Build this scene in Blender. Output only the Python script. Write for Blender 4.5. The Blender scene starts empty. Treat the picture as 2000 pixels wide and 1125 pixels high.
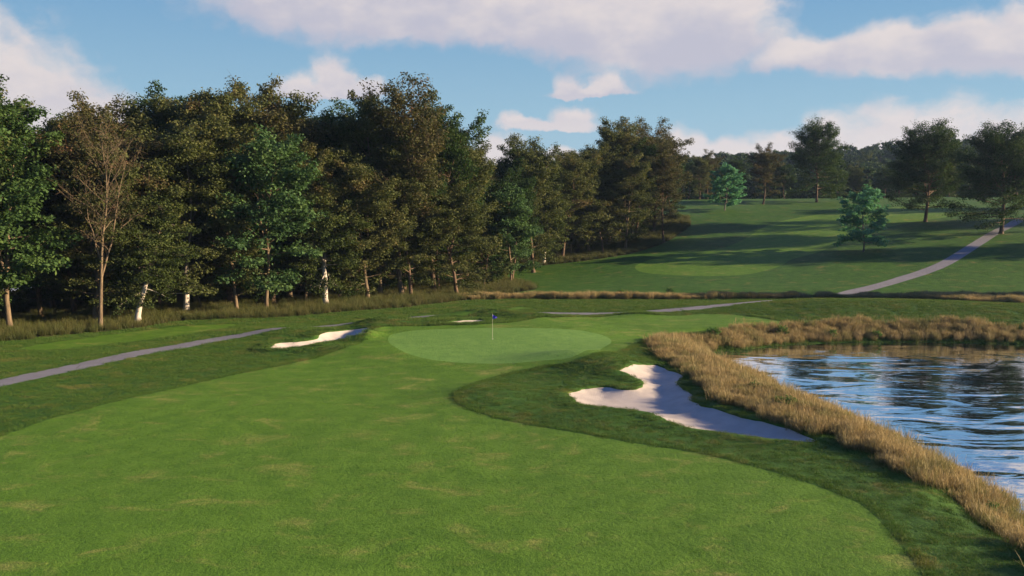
import bpy, math, random
import numpy as np
from mathutils import Vector, geometry

R = math.radians
C = bpy.context.scene.collection
rng = np.random.default_rng(7)

# ------------------------------------------------------------------ camera
F = 1732.0
CAM_H = 12.0
PITCH = math.atan(162.5 / F)
cp, sp = math.cos(PITCH), math.sin(PITCH)

cam_d = bpy.data.cameras.new('camera')
cam = bpy.data.objects.new('camera', cam_d)
C.objects.link(cam)
cam.location = (0, 0, CAM_H)
cam.rotation_euler = (math.pi / 2 - PITCH, 0, 0)
cam_d.sensor_width = 36
cam_d.lens = 36 * F / 2000
cam_d.clip_start = 0.5
cam_d.clip_end = 6000
bpy.context.scene.camera = cam


def ray(px, py):
    u = (np.asarray(px, float) - 1000) / F
    v = (562.5 - np.asarray(py, float)) / F
    return u, cp + v * sp, -sp + v * cp


def wp(px, py, z=0.0):
    """photo pixel -> world xy on the level z"""
    a, b, c = ray(px, py)
    t = (z - CAM_H) / c
    return np.stack([a * t, b * t], -1)


def to_px(x, y, z):
    dz = z - CAM_H
    fwd = y * cp - dz * sp
    up = y * sp + dz * cp
    return 1000 + F * x / fwd, 562.5 - F * up / fwd


# ------------------------------------------------------------------ maths
def sstep(a, b, x):
    t = np.clip((x - a) / (b - a), 0, 1)
    return t * t * (3 - 2 * t)


def _hash(ix, iy, s):
    n = (ix * 374761393 + iy * 668265263 + s * 974711) & 0xFFFFFFFF
    n = ((n ^ (n >> 13)) * 1274126177) & 0xFFFFFFFF
    return ((n ^ (n >> 16)) & 0xFFFF) / 65535.0


def vnoise(x, y, s=0):
    x = np.asarray(x, float); y = np.asarray(y, float)
    ix = np.floor(x).astype(np.int64); iy = np.floor(y).astype(np.int64)
    fx = x - ix; fy = y - iy
    fx = fx * fx * fx * (fx * (fx * 6 - 15) + 10); fy = fy * fy * fy * (fy * (fy * 6 - 15) + 10)
    a = _hash(ix, iy, s); b = _hash(ix + 1, iy, s)
    c = _hash(ix, iy + 1, s); d = _hash(ix + 1, iy + 1, s)
    return (a + (b - a) * fx) * (1 - fy) + (c + (d - c) * fx) * fy - 0.5


def fbm(x, y, s=0, o=3):
    r = 0; a = 1.0
    for k in range(o):
        r = r + a * vnoise(x * 2 ** k, y * 2 ** k, s + k); a *= 0.5
    return r


def spline(pts, step, closed=True):
    """Catmull-Rom through pts, resampled every `step` metres"""
    P = np.asarray(pts, float); n = len(P); out = []
    segs = n if closed else n - 1
    for i in range(segs):
        if closed:
            p0, p1, p2, p3 = P[i - 1], P[i], P[(i + 1) % n], P[(i + 2) % n]
        else:
            p1, p2 = P[i], P[i + 1]
            p0 = P[i - 1] if i > 0 else 2 * p1 - p2
            p3 = P[i + 2] if i + 2 < n else 2 * p2 - p1
        L = np.hypot(*(p2 - p1)); m = max(1, int(round(L / step)))
        t = np.arange(m)[:, None] / m
        out.append(0.5 * (2 * p1 + (p2 - p0) * t + (2 * p0 - 5 * p1 + 4 * p2 - p3) * t ** 2 + (3 * p1 - p0 - 3 * p2 + p3) * t ** 3))
    if not closed:
        out.append(P[-1:])
    return np.concatenate(out)


def inside(poly, x, y):
    x = np.asarray(x, float); y = np.asarray(y, float)
    r = np.zeros(x.shape, bool)
    xa, ya = poly[:, 0], poly[:, 1]
    xb, yb = np.roll(xa, -1), np.roll(ya, -1)
    for a, b, c, d in zip(xa, ya, xb, yb):
        if b == d:
            continue
        k = ((b > y) != (d > y)) & (x < (c - a) * (y - b) / (d - b) + a)
        r ^= k
    return r


def segdist(line, x, y, closed=True):
    x = np.asarray(x, float); y = np.asarray(y, float)
    best = np.full(x.shape, 1e9)
    n = len(line)
    for i in range(n if closed else n - 1):
        a = line[i]; b = line[(i + 1) % n]
        d = b - a; L = d @ d + 1e-12
        t = np.clip(((x - a[0]) * d[0] + (y - a[1]) * d[1]) / L, 0, 1)
        best = np.minimum(best, np.hypot(x - a[0] - t * d[0], y - a[1] - t * d[1]))
    return best


def sdist(poly, x, y):
    """distance to the outline, positive inside"""
    d = segdist(poly, x, y)
    return np.where(inside(poly, x, y), d, -d)


# ------------------------------------------------------------------ terrain
WATER_Z = -1.6
_back = wp([1385, 1398, 1446, 1475, 1540, 1620, 1700, 1800, 1900, 2000, 2200, 2450], [694, 688, 685.5, 680, 673, 669.5, 668, 668, 670, 672, 675, 680], WATER_Z)
_near = wp([2150, 2000, 1950, 1850, 1750, 1650, 1570, 1528, 1512, 1508, 1480, 1440, 1402], [1120, 1012, 975, 918, 868, 824, 793, 778, 764, 752, 741, 727, 712], WATER_Z)
_far = np.array([[112, 92], [150, 74], [150, 30], [110, 5], [60, 2], [34, 18]])
POND = spline(np.concatenate([_back, _far, _near]), 1.0)

RIDGE = wp([1262, 1300, 1352, 1400, 1470, 1560, 1660, 1760, 1880, 2010], [690, 705, 737, 775, 803, 832, 862, 905, 968, 1060])


def gauss(x, y, px, py, amp, sx, sy, rot=0.0):
    c = wp(px, py)
    dx = x - c[0]; dy = y - c[1]
    if rot:
        ca, sa = math.cos(rot), math.sin(rot)
        dx, dy = dx * ca + dy * sa, -dx * sa + dy * ca
    return amp * np.exp(-(dx / sx) ** 2 - (dy / sy) ** 2)


def base_h(x, y):
    x = np.asarray(x, float); y = np.asarray(y, float)
    z = 0.12 * fbm(x / 17, y / 17, 3) + 0.05 * fbm(x / 4.5, y / 4.5, 9)
    # foreground swell
    z = z - 0.25 * sstep(40, 20, y)
    # putting surface
    gc = wp(975, 672)
    rr = np.hypot((x - gc[0]) / 11.0, (y - gc[1]) / 11.5)
    z = z * (1 - 0.7 * sstep(1.3, 0.8, rr)) + (0.35 + 0.02 * (y - gc[1])) * sstep(1.5, 0.85, rr)
    # mounds round the green
    z = z + gauss(x, y, 745, 641, 0.75, 2.6, 3.0)
    z = z + gauss(x, y, 800, 636, 0.45, 6.0, 2.6)
    z = z + gauss(x, y, 655, 686, 0.3, 6.0, 2.2, -0.35) + gauss(x, y, 694, 665, 0.62, 2.0, 1.5)
    z = z + gauss(x, y, 570, 652, 0.55, 4.5, 3.2)
    z = z + gauss(x, y, 940, 622, 1.1, 4.6, 2.0)
    z = z + gauss(x, y, 1035, 627, 0.5, 3.4, 2.2)
    z = z + gauss(x, y, 880, 628, 0.3, 3.0, 1.8)
    z = z - gauss(x, y, 905, 626, 0.35, 4.0, 1.8)
    z = z + gauss(x, y, 1140, 628, 0.35, 5.0, 2.0)
    z = z - gauss(x, y, 1250, 660, 0.35, 6.0, 4.0)
    z = z + gauss(x, y, 1248, 618, 0.42, 2.6, 1.6)
    # rough round the right bunker
    z = z + gauss(x, y, 1110, 708, 0.65, 4.2, 2.6, 0.2)
    z = z + gauss(x, y, 1185, 726, 0.8, 3.0, 3.4)
    z = z + gauss(x, y, 960, 775, 0.35, 3.4, 3.4)
    z = z + gauss(x, y, 1210, 818, 0.22, 4.5, 1.8)
    z = z + gauss(x, y, 300, 800, 0.25, 9.0, 5.0)
    # the hump beyond the pond
    z = z + gauss(x, y, 1690, 603, 1.05, 17.0, 6.5) + gauss(x, y, 1560, 612, 0.25, 5.0, 3.0)
    z = z + gauss(x, y, 2050, 612, 0.5, 12.0, 6.0)
    z = z - gauss(x, y, 1540, 610, 0.3, 3.5, 2.2)
    # creek line
    z = z - 0.8 * np.exp(-((y - 119.5) / 3.6) ** 2) * sstep(-14, 2, x)
    # hillside
    s = np.maximum(y - 121, 0)
    hill = 0.128 * (np.sqrt(s * s + 36) - 6)
    hill = np.where(hill > 0, hill, 0)
    cap = 15.0
    hill = cap * np.tanh((hill / cap) ** 2.2) ** (1 / 2.2)
    side = 0.2 + 0.8 * sstep(-55, 20, x)
    hill = hill * side
    tilt = 0.05 * np.clip(x - 48, -60, 90) * sstep(119, 150, y) * (1 - 0.85 * sstep(165, 235, y)) * sstep(-30, 10, x)
    z = z + hill + tilt + 0.35 * fbm(x / 30, y / 30, 21) * sstep(125, 160, y)
    # beyond the crest: a dip, then wooded hills
    far = sstep(245, 330, y)
    dip = 9.0 * far
    ridge = 21 * sstep(380, 640, y) + 10 * sstep(120, 330, x) * sstep(330, 560, y) + 5 * fbm(x / 150, y / 150, 40) * sstep(330, 500, y) + 18 * sstep(700, 1200, y)
    z = z - dip + ridge
    # bank between bunker and pond
    if np.any(y < 90):
        rd = segdist(RIDGE, x, y, closed=False)
        z = z + 0.08 * sstep(40, 52, y) * np.exp(-(rd / 2.3) ** 2)
    return z


def shore(x, y, z):
    near = (y < 97) & (x > 8) & (y > -6)
    if not np.any(near):
        return z
    d = np.full(z.shape, -50.0)
    d[near] = sdist(POND, x[near], y[near])
    out = WATER_Z + 0.03 + (z - WATER_Z) * sstep(-0.2, 4.6, -d) + 0.10 * sstep(0.0, 0.5, -d) - 0.13 * sstep(1.5, 4.6, -d)
    inn = WATER_Z + 0.03 - np.minimum(1.4, 0.3 * np.maximum(d, 0))
    return np.where(d > 0, inn, np.where(d > -5.0, out, z))


BUNKERS = []          # (outline, depth, run)


def height(x, y, bunkers=True):
    x = np.atleast_1d(np.asarray(x, float)); y = np.atleast_1d(np.asarray(y, float))
    z = shore(x, y, base_h(x, y))
    if bunkers:
        for poly, dep, run in BUNKERS:
            lo = poly.min(0) - 3; hi = poly.max(0) + 3
            k = (x > lo[0]) & (x < hi[0]) & (y > lo[1]) & (y < hi[1])
            if np.any(k):
                d = sdist(poly, x[k], y[k])
                z[k] = z[k] - dep * sstep(-0.25, run, d) * (d > -0.25) + 0.42 * dep * np.exp(-((np.minimum(d, 0) + 0.35) / 0.75) ** 2) * sstep(0.3, -0.2, d)
    return z


def hit(px, py, bunkers=True, tmin=15.0):
    """photo pixels -> points of the ground they show"""
    px = np.atleast_1d(np.asarray(px, float)); py = np.atleast_1d(np.asarray(py, float))
    a, b, c = ray(px, py)
    t = np.full(px.shape, tmin); prev = t.copy(); k = np.arange(len(t))
    while len(k) and t[k].min() < 900:
        k = k[CAM_H + c[k] * t[k] > height(a[k] * t[k], b[k] * t[k], bunkers)]
        prev[k] = t[k]
        t[k] += np.maximum(0.5, 0.008 * t[k])
    lo, hi = prev, t
    for _ in range(14):
        m = (lo + hi) / 2
        bel = CAM_H + c * m <= height(a * m, b * m, bunkers)
        hi = np.where(bel, m, hi); lo = np.where(bel, lo, m)
    return np.stack([a * hi, b * hi], -1)


def trace(pts, bunkers=False):
    p = np.asarray(pts, float)
    return hit(p[:, 0], p[:, 1], bunkers)


# ------------------------------------------------------------------ zones
def rough_edge(poly, amp=0.12, sc=1.6, seed=5):
    """small natural wobble on an outline"""
    nx = fbm(poly[:, 0] * sc, poly[:, 1] * sc, seed, 2); ny = fbm(poly[:, 0] * sc, poly[:, 1] * sc, seed + 7, 2)
    return poly + amp * np.stack([nx, ny], -1)


B_RIGHT = rough_edge(spline(trace([(1110, 770), (1130, 762), (1160, 756.5), (1190, 756), (1215, 759.5), (1240, 760), (1254, 755), (1258, 749), (1246, 741), (1228, 732), (1209, 724),
                  (1226, 716), (1245, 711.5), (1280, 712), (1302, 721), (1332, 731), (1334, 736), (1322, 745), (1326, 753), (1345, 764), (1354, 771), (1350, 779),
                  (1366, 790), (1400, 799), (1450, 815), (1500, 825), (1550, 841), (1597, 862), (1560, 863.5), (1500, 858), (1440, 850), (1380, 842), (1330, 832),
                  (1290, 816), (1260, 805), (1220, 800), (1180, 796.5), (1140, 791), (1121, 783)]), 0.35), 0.25)
B_LEFT = rough_edge(spline(trace([(526, 684), (531, 677), (540, 671.5), (560, 669.5), (590, 667.5), (621, 662), (626, 656), (633, 651), (645, 648.5), (680, 645.5), (710, 641.5), (728, 639.5),
                 (722, 647), (711, 653), (690, 658), (668, 665), (640, 671.5), (610, 677), (570, 682)]), 0.35), 0.25)
B_MID = rough_edge(spline(trace([(858, 631), (880, 628), (902, 625), (930, 624.2), (951, 625), (945, 628.5), (915, 631)]), 0.4), 0.15)
BUNKERS += [(B_RIGHT, 0.32, 1.8), (B_LEFT, 0.62, 1.9), (B_MID, 0.35, 1.2)]

FAIRWAY = spline(np.concatenate([np.array([[-40., 22.], [-40., 30.]]),
    trace([(-160, 914), (-80, 883), (0, 853), (100, 818), (200, 791), (400, 745), (560, 712), (640, 692), (690, 674), (716, 657), (736, 644), (790, 637), (850, 636), (930, 634.5), (1000, 629), (1050, 620),
           (1100, 619), (1180, 618), (1280, 614), (1380, 613), (1460, 617), (1515, 625), (1532, 631), (1500, 637), (1400, 643), (1330, 650), (1270, 660), (1228, 677), (1190, 688),
           (1140, 700), (1070, 712), (1000, 726), (940, 743), (897, 760), (882, 773), (892, 788), (925, 803), (980, 820), (1100, 841), (1200, 859), (1320, 878), (1420, 898), (1520, 925),
           (1610, 955), (1680, 985), (1725, 1025), (1765, 1075), (1800, 1124)]), np.array([[13.0, 24.], [11.0, 14.], [0., 6.], [-30., 8.]])]), 0.8)
GREEN = spline(trace([(758, 662), (770, 652), (815, 645), (900, 641.5), (1000, 640.5), (1090, 642), (1150, 648), (1185, 658), (1194, 668), (1180, 678), (1130, 692), (1060, 704),
               (980, 710), (900, 708.5), (840, 702), (795, 690), (768, 676)]), 0.7)
APRON = spline(trace([(38, 681), (100, 669), (200, 655), (300, 643), (400, 634), (470, 633), (440, 641), (350, 655), (220, 672), (100, 683)]), 1.0)
LAWN = spline(trace([(765, 620), (830, 614), (915, 608), (940, 603.5), (1000, 600.5), (1045, 602), (1000, 606), (930, 610.5), (880, 616), (800, 621)]), 1.0)
HILLWAY = spline(trace([(1240, 523), (1262, 533), (1320, 537.5), (1400, 539), (1460, 536), (1520, 521), (1548, 506), (1600, 492), (1660, 468), (1720, 446), (1800, 431), (1870, 420), (1900, 408), (1860, 399),
                 (1760, 404), (1640, 413), (1560, 425), (1500, 440), (1440, 474), (1400, 486), (1310, 500), (1258, 511)]), 2.0)
_path = trace([(-260, 806), (0, 748), (100, 727), (200, 706), (260, 690.5), (310, 683.5), (400, 667), (460, 655), (510, 648.5)])
_path = np.concatenate([_path, wp([560, 610, 660, 735, 840, 935, 1030, 1100, 1150, 1215, 1285, 1360, 1440, 1530], [644, 641.5, 637, 628, 618, 612, 611.5, 612, 612, 612, 609, 605, 599.5, 591], 0.05)])
_path2 = trace([(1640, 579), (1700, 562.5), (1760, 545), (1805, 531), (1850, 512), (1900, 481), (1940, 456), (1975, 439), (2010, 425)])
_path2 = np.concatenate([_path2, _path2[-1:] + np.array([[22., 14.], [50., 22.]])])
_cl = spline(np.concatenate([_path, _path2]), 1.2, closed=False)
_ker = np.ones(5) / 5
_cl[2:-2] = np.stack([np.convolve(_cl[:, 0], _ker, 'valid'), np.convolve(_cl[:, 1], _ker, 'valid')], -1)
_tn = np.gradient(_cl, axis=0); _tn /= np.hypot(_tn[:, 0], _tn[:, 1])[:, None]
_nn = np.stack([-_tn[:, 1], _tn[:, 0]], -1)
_w = (1.1 + 0.0 * _cl[:, :1]) - 0.1 * sstep(118, 125, _cl[:, 1:2])
PATH = np.concatenate([_cl + _nn * _w, (_cl - _nn * _w)[::-1]])

WOOD = spline(np.concatenate([np.array([[-120., 62.], [-75., 68.]]), trace([(0, 667), (60, 660.5), (150, 652.5), (250, 643), (310, 634), (350, 627), (420, 623.5), (500, 622), (560, 619), (640, 612), (720, 605.5), (800, 600),
    (830, 595), (880, 590), (935, 583), (1000, 574.5), (1044, 565), (1044, 557), (1010, 549), (985, 541), (1010, 529), (1060, 519), (1140, 509.5), (1230, 496), (1275, 483), (1310, 468), (1342, 446), (1349, 434), (1325, 420)]),
    np.array([[22., 215.], [10., 235.], [-60., 255.], [-200., 240.], [-260., 120.]])]), 1.5)


# ------------------------------------------------------------------ one triangulated sheet, split by zone
def ground_points():
    pts = []
    y = -30.0
    while y < 262:
        s = min(max(0.0115 * y, 0.5), 2.6) if y > 14 else 2.5
        hw = 0.66 * max(y, 0) + 14
        n = int(2 * hw / s)
        xs = np.linspace(-hw, hw, n) + (rng.random(n) - 0.5) * s * 0.4
        pts.append(np.stack([xs, y + (rng.random(n) - 0.5) * s * 0.4], -1))
        y += s
    gx, gy = np.meshgrid(np.arange(-620, 621, 12.0), np.arange(-300, 262, 12.0))
    q = np.stack([gx.ravel(), gy.ravel()], -1)
    k = (np.abs(q[:, 0]) > 0.66 * np.maximum(q[:, 1], 0) + 20) | (q[:, 1] < -34)
    pts.append(q[k] + (rng.random((k.sum(), 2)) - 0.5) * 2)
    gx, gy = np.meshgrid(np.arange(-900, 901, 22.0), np.arange(270, 1250, 20.0))
    pts.append(np.stack([gx.ravel(), gy.ravel()], -1) + (rng.random((gx.size, 2)) - 0.5) * 4)
    gx, gy = np.meshgrid(np.arange(-1500, 1501, 150.0), np.arange(-900, 1501, 150.0))
    q = np.stack([gx.ravel(), gy.ravel()], -1)
    k = (np.abs(q[:, 0]) > 930) | (q[:, 1] < -330) | (q[:, 1] > 1260)
    pts.append(q[k])
    return np.concatenate(pts)


RINGS = [FAIRWAY, GREEN, APRON, LAWN, HILLWAY, PATH, WOOD, B_RIGHT, B_LEFT, B_MID, POND]
_pts = ground_points()
for r_ in RINGS:
    lo = r_.min(0) - 1; hi = r_.max(0) + 1
    k = (_pts[:, 0] > lo[0]) & (_pts[:, 0] < hi[0]) & (_pts[:, 1] > lo[1]) & (_pts[:, 1] < hi[1])
    idx = np.nonzero(k)[0]
    d = segdist(r_, _pts[idx, 0], _pts[idx, 1])
    s = np.clip(0.0115 * _pts[idx, 1], 0.5, 2.6) * 0.35
    keep = np.ones(len(_pts), bool); keep[idx[d < s]] = False
    _pts = _pts[keep]
verts = [Vector(p) for p in _pts]; edges = []
for r_ in RINGS:
    n0 = len(verts); verts += [Vector(p) for p in r_]
    edges += [(n0 + i, n0 + (i + 1) % len(r_)) for i in range(len(r_))]
cdt = geometry.delaunay_2d_cdt(verts, edges, [], 0, 1e-4, False)
GV = np.array([(v.x, v.y) for v in cdt[0]])
GT = np.array([f for f in cdt[2] if len(f) == 3])
GZ = np.zeros(len(GV))
for i in range(0, len(GV), 20000):
    GZ[i:i + 20000] = height(GV[i:i + 20000, 0], GV[i:i + 20000, 1])
e_ = 0.15
GN_ = np.stack([-(height(GV[:, 0] + e_, GV[:, 1]) - height(GV[:, 0] - e_, GV[:, 1])) / (2 * e_),
                -(height(GV[:, 0], GV[:, 1] + e_) - height(GV[:, 0], GV[:, 1] - e_)) / (2 * e_), np.ones(len(GV))], -1)
GN_ /= np.linalg.norm(GN_, axis=1)[:, None]
_a = GV[GT[:, 1]] - GV[GT[:, 0]]; _b = GV[GT[:, 2]] - GV[GT[:, 0]]
_ar = _a[:, 0] * _b[:, 1] - _a[:, 1] * _b[:, 0]
GT = GT[np.abs(_ar) > 1e-7]; _ar = _ar[np.abs(_ar) > 1e-7]
GT[_ar < 0] = GT[_ar < 0][:, ::-1]
_cen = GV[GT].mean(1)


def in_zone(poly, q=None):
    q = _cen if q is None else q
    lo = poly.min(0); hi = poly.max(0)
    k = (q[:, 0] > lo[0]) & (q[:, 0] < hi[0]) & (q[:, 1] > lo[1]) & (q[:, 1] < hi[1])
    r = np.zeros(len(q), bool)
    r[k] = inside(poly, q[k, 0], q[k, 1])
    return r


zone = np.zeros(len(GT), int)            # 0 rough
zone[in_zone(WOOD)] = 6
for z_, p_ in ((1, FAIRWAY), (1, APRON), (1, LAWN), (1, HILLWAY), (2, GREEN), (3, PATH), (7, B_RIGHT), (8, B_LEFT), (9, B_MID)):
    zone[in_zone(p_)] = z_


# ------------------------------------------------------------------ scene helpers
def tag(o, label=None, cat=None, group=None, kind=None):
    if label: o['label'] = label
    if cat: o['category'] = cat
    if group: o['group'] = group
    if kind: o['kind'] = kind
    return o


def raw_mesh(name, V, Fc, mats=(), smooth=True, normals=None, attrs=None):
    me = bpy.data.meshes.new(name)
    V = np.asarray(V, np.float32); Fc = np.asarray(Fc, np.int32)
    k = Fc.shape[1]
    me.vertices.add(len(V)); me.vertices.foreach_set('co', V.ravel())
    me.loops.add(Fc.size); me.loops.foreach_set('vertex_index', Fc.ravel())
    me.polygons.add(len(Fc))
    me.polygons.foreach_set('loop_start', np.arange(0, Fc.size, k, dtype=np.int32))
    me.polygons.foreach_set('use_smooth', np.full(len(Fc), smooth))
    for n, (dom, data) in (attrs or {}).items():
        at = me.attributes.new(n, 'FLOAT', dom); at.data.foreach_set('value', np.asarray(data, np.float32))
    me.update(calc_edges=True)
    for m in mats: me.materials.append(m)
    if normals is not None:
        me.normals_split_custom_set_from_vertices(np.asarray(normals, np.float32).tolist())
    return me


def link(name, me, parent=None, loc=None):
    o = bpy.data.objects.new(name, me); C.objects.link(o)
    if parent is not None: o.parent = parent
    if loc is not None: o.location = loc
    return o


class N:
    """tiny node-graph helper"""
    def __init__(self, tree):
        self.t = tree; self.n = tree.nodes; self.l = tree.links

    def __call__(self, typ, ins=None, **props):
        nd = self.n.new(typ)
        for k, v in props.items(): setattr(nd, k, v)
        for k, v in (ins or {}).items(): self.set(nd.inputs[k], v)
        return nd

    def set(self, sock, v):
        if isinstance(v, bpy.types.Node): v = v.outputs[0]
        if isinstance(v, bpy.types.NodeSocket): self.l.new(v, sock)
        else: sock.default_value = v

    def math(self, op, a, b=0.0, c=0.0, clamp=False):
        return self('ShaderNodeMath', {0: a, 1: b, 2: c}, operation=op, use_clamp=clamp).outputs[0]

    def vmath(self, op, a, b=(0, 0, 0), c=None):
        nd = self('ShaderNodeVectorMath', {0: a, 1: b}, operation=op)
        if c is not None: self.set(nd.inputs[2], c)
        return nd.outputs[1] if op in ('LENGTH', 'DOT_PRODUCT') else nd.outputs[0]

    def noise(self, vec, scale, detail=3.0, rough=0.55, dist=0.0):
        return self('ShaderNodeTexNoise', {'Vector': vec, 'Scale': scale, 'Detail': detail, 'Roughness': rough, 'Distortion': dist}).outputs[0]

    def step(self, x, a, b, lo=0.0, hi=1.0):
        return self('ShaderNodeMapRange', {0: x, 1: a, 2: b, 3: lo, 4: hi}, interpolation_type='SMOOTHSTEP').outputs[0]

    def mix(self, f, a, b):
        nd = self('ShaderNodeMix', data_type='RGBA')
        self.set(nd.inputs[0], f); self.set(nd.inputs[6], a); self.set(nd.inputs[7], b)
        return nd.outputs[2]


def new_mat(name):
    m = bpy.data.materials.new(name); m.use_nodes = True
    g = N(m.node_tree)
    bs = next(n for n in g.n if n.type == 'BSDF_PRINCIPLED')
    return m, g, bs


def c4(*c): return (c[0], c[1], c[2], 1.0)


# ------------------------------------------------------------------ materials of the ground
def grass_mat(name, dark, light, dry, dry_lo, dry_hi, bump, bscale, patch=1.0, stretch=1.0):
    m, g, bs = new_mat(name)
    pos = g('ShaderNodeTexCoord').outputs['Object']
    big = g.noise(pos, 0.11 * patch, 4, 0.6)
    mid = g.noise(pos, 0.8 * patch, 4, 0.6)
    fine = g.noise(pos, bscale, 3, 0.7)
    ft = g.step(fine, 0.3, 0.7)
    col = g.mix(g.step(mid, 0.3, 0.7), c4(*dark), c4(*light))
    col = g.mix(g.math('MULTIPLY', g.step(big, 0.35, 0.65), 0.45), col, c4(*[0.6 * a + 0.4 * b for a, b in zip(dark, light)]))
    dn = g.noise(g.vmath('MULTIPLY', pos, (0.85, 1.2, 1.0)), 0.42 * patch, 5, 0.68, 0.6)
    dr = g.math('MULTIPLY', g.step(dn, dry_lo, dry_hi), g.math('MULTIPLY_ADD', ft, 0.6, 0.35))
    col = g.mix(dr, col, c4(*dry))
    col = g.mix(g.math('MULTIPLY', g.step(fine, 0.62, 0.3), 0.45), col, c4(*[0.45 * a for a in dark]))
    col = g.mix(g.math('MULTIPLY', g.step(g.noise(pos, bscale * 0.3, 3, 0.6), 0.46, 0.33), 0.35), col, c4(*[0.5 * a for a in dark]))
    g.set(bs.inputs['Base Color'], col)
    bs.inputs['Roughness'].default_value = 0.75
    bs.inputs['Specular IOR Level'].default_value = 0.15
    bs.inputs['Sheen Weight'].default_value = 0.0
    bs.inputs['Sheen Roughness'].default_value = 0.5
    bs.inputs['Sheen Tint'].default_value = c4(0.7, 0.9, 0.4)
    lump = g.noise(pos, bscale * 0.3, 3, 0.6)
    bp = g('ShaderNodeBump', {'Height': g.math('MULTIPLY_ADD', lump, 1.6, fine), 'Strength': bump, 'Distance': 0.07})
    g.set(bs.inputs['Normal'], bp)
    return m


M_ROUGH = grass_mat('rough_turf', (0.024, 0.076, 0.009), (0.05, 0.125, 0.016), (0.19, 0.165, 0.052), 0.53, 0.75, 0.8, 14)
M_FAIR = grass_mat('fairway_turf', (0.060, 0.140, 0.012), (0.098, 0.20, 0.021), (0.27, 0.26, 0.08), 0.51, 0.76, 0.6, 17)
M_GREEN = grass_mat('green_turf', (0.104, 0.222, 0.042), (0.148, 0.278, 0.058), (0.23, 0.27, 0.09), 0.6, 0.85, 0.45, 15, 1.4)
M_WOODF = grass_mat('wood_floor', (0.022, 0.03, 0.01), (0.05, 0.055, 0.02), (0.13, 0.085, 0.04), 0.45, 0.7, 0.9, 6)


def sand_mat():
    m, g, bs = new_mat('bunker_sand')
    pos = g('ShaderNodeTexCoord').outputs['Object']
    n = g.noise(pos, 1.2, 4); f = g.noise(pos, 30, 3, 0.7)
    col = g.mix(g.step(n, 0.3, 0.7), c4(0.355, 0.325, 0.305), c4(0.41, 0.375, 0.355))
    col = g.mix(g.math('MULTIPLY', g.step(f, 0.45, 0.75), 0.25), col, c4(0.29, 0.26, 0.235))
    g.set(bs.inputs['Base Color'], col)
    bs.inputs['Roughness'].default_value = 0.95
    rake = g('ShaderNodeTexWave', {'Vector': pos, 'Scale': 2.6, 'Distortion': 5.0, 'Detail': 2.0, 'Detail Scale': 0.6})
    hgt = g.math('ADD', g.math('MULTIPLY', f, 0.6), g.math('MULTIPLY', rake.outputs[1], 0.18))
    hgt = g.math('ADD', hgt, g.math('MULTIPLY', g.noise(pos, 3.0, 3), 1.2))
    g.set(bs.inputs['Normal'], g('ShaderNodeBump', {'Height': hgt, 'Strength': 0.3, 'Distance': 0.06}))
    return m


def path_mat():
    m, g, bs = new_mat('path_asphalt')
    pos = g('ShaderNodeTexCoord').outputs['Object']
    n = g.noise(pos, 0.5, 5, 0.65); f = g.noise(pos, 40, 2)
    col = g.mix(g.step(n, 0.3, 0.7), c4(0.135, 0.138, 0.168), c4(0.17, 0.173, 0.205))
    col = g.mix(g.math('MULTIPLY', g.step(f, 0.4, 0.7), 0.35), col, c4(0.10, 0.10, 0.11))
    cr = g('ShaderNodeTexVoronoi', {'Vector': pos, 'Scale': 0.6}, feature='DISTANCE_TO_EDGE')
    col = g.mix(g.math('MULTIPLY', g.step(cr.outputs['Distance'], 0.018, 0.004), 0.5), col, c4(0.06, 0.06, 0.06))
    g.set(bs.inputs['Base Color'], col); bs.inputs['Roughness'].default_value = 0.85
    g.set(bs.inputs['Normal'], g('ShaderNodeBump', {'Height': f, 'Strength': 0.3, 'Distance': 0.02}))
    return m


def water_mat():
    m, g, bs = new_mat('pond_water')
    pos = g('ShaderNodeTexCoord').outputs['Object']
    w1 = g.noise(g.vmath('MULTIPLY', pos, (0.55, 1.0, 1.0)), 0.26, 2, 0.42, 0.8)
    w2 = g.noise(g.vmath('MULTIPLY', pos, (0.45, 1.0, 1.0)), 1.4, 3, 0.5, 0.5)
    w3 = g.noise(g.vmath('MULTIPLY', pos, (0.6, 1.0, 1.0)), 4.5, 2, 0.5)
    calm = g.step(g.noise(pos, 0.05, 2), 0.38, 0.6, 0.5, 1.0)
    hgt = g.math('MULTIPLY', g.math('MULTIPLY_ADD', w3, 0.006, g.math('MULTIPLY_ADD', w2, 0.10, w1)), calm)
    bp = g('ShaderNodeBump', {'Height': hgt, 'Strength': 1.0, 'Distance': 0.19})
    bs.inputs['Base Color'].default_value = c4(0.012, 0.018, 0.016)
    bs.inputs['Roughness'].default_value = 0.3
    bs.inputs['Specular IOR Level'].default_value = 0.0
    gl = g('ShaderNodeBsdfGlossy', {'Color': c4(0.92, 0.95, 1.0), 'Roughness': 0.0, 'Normal': bp})
    fr = g('ShaderNodeFresnel', {'IOR': 1.34, 'Normal': bp})
    fac = g.math('MULTIPLY_ADD', g.math('POWER', fr, 0.55), 0.85, 0.44, clamp=True)
    mx = g('ShaderNodeMixShader', {0: fac, 1: bs.outputs[0], 2: gl.outputs[0]})
    g.l.new(mx.outputs[0], next(n for n in g.n if n.type == 'OUTPUT_MATERIAL').inputs[0])
    return m


M_SAND, M_PATH, M_WATER = sand_mat(), path_mat(), water_mat()


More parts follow.
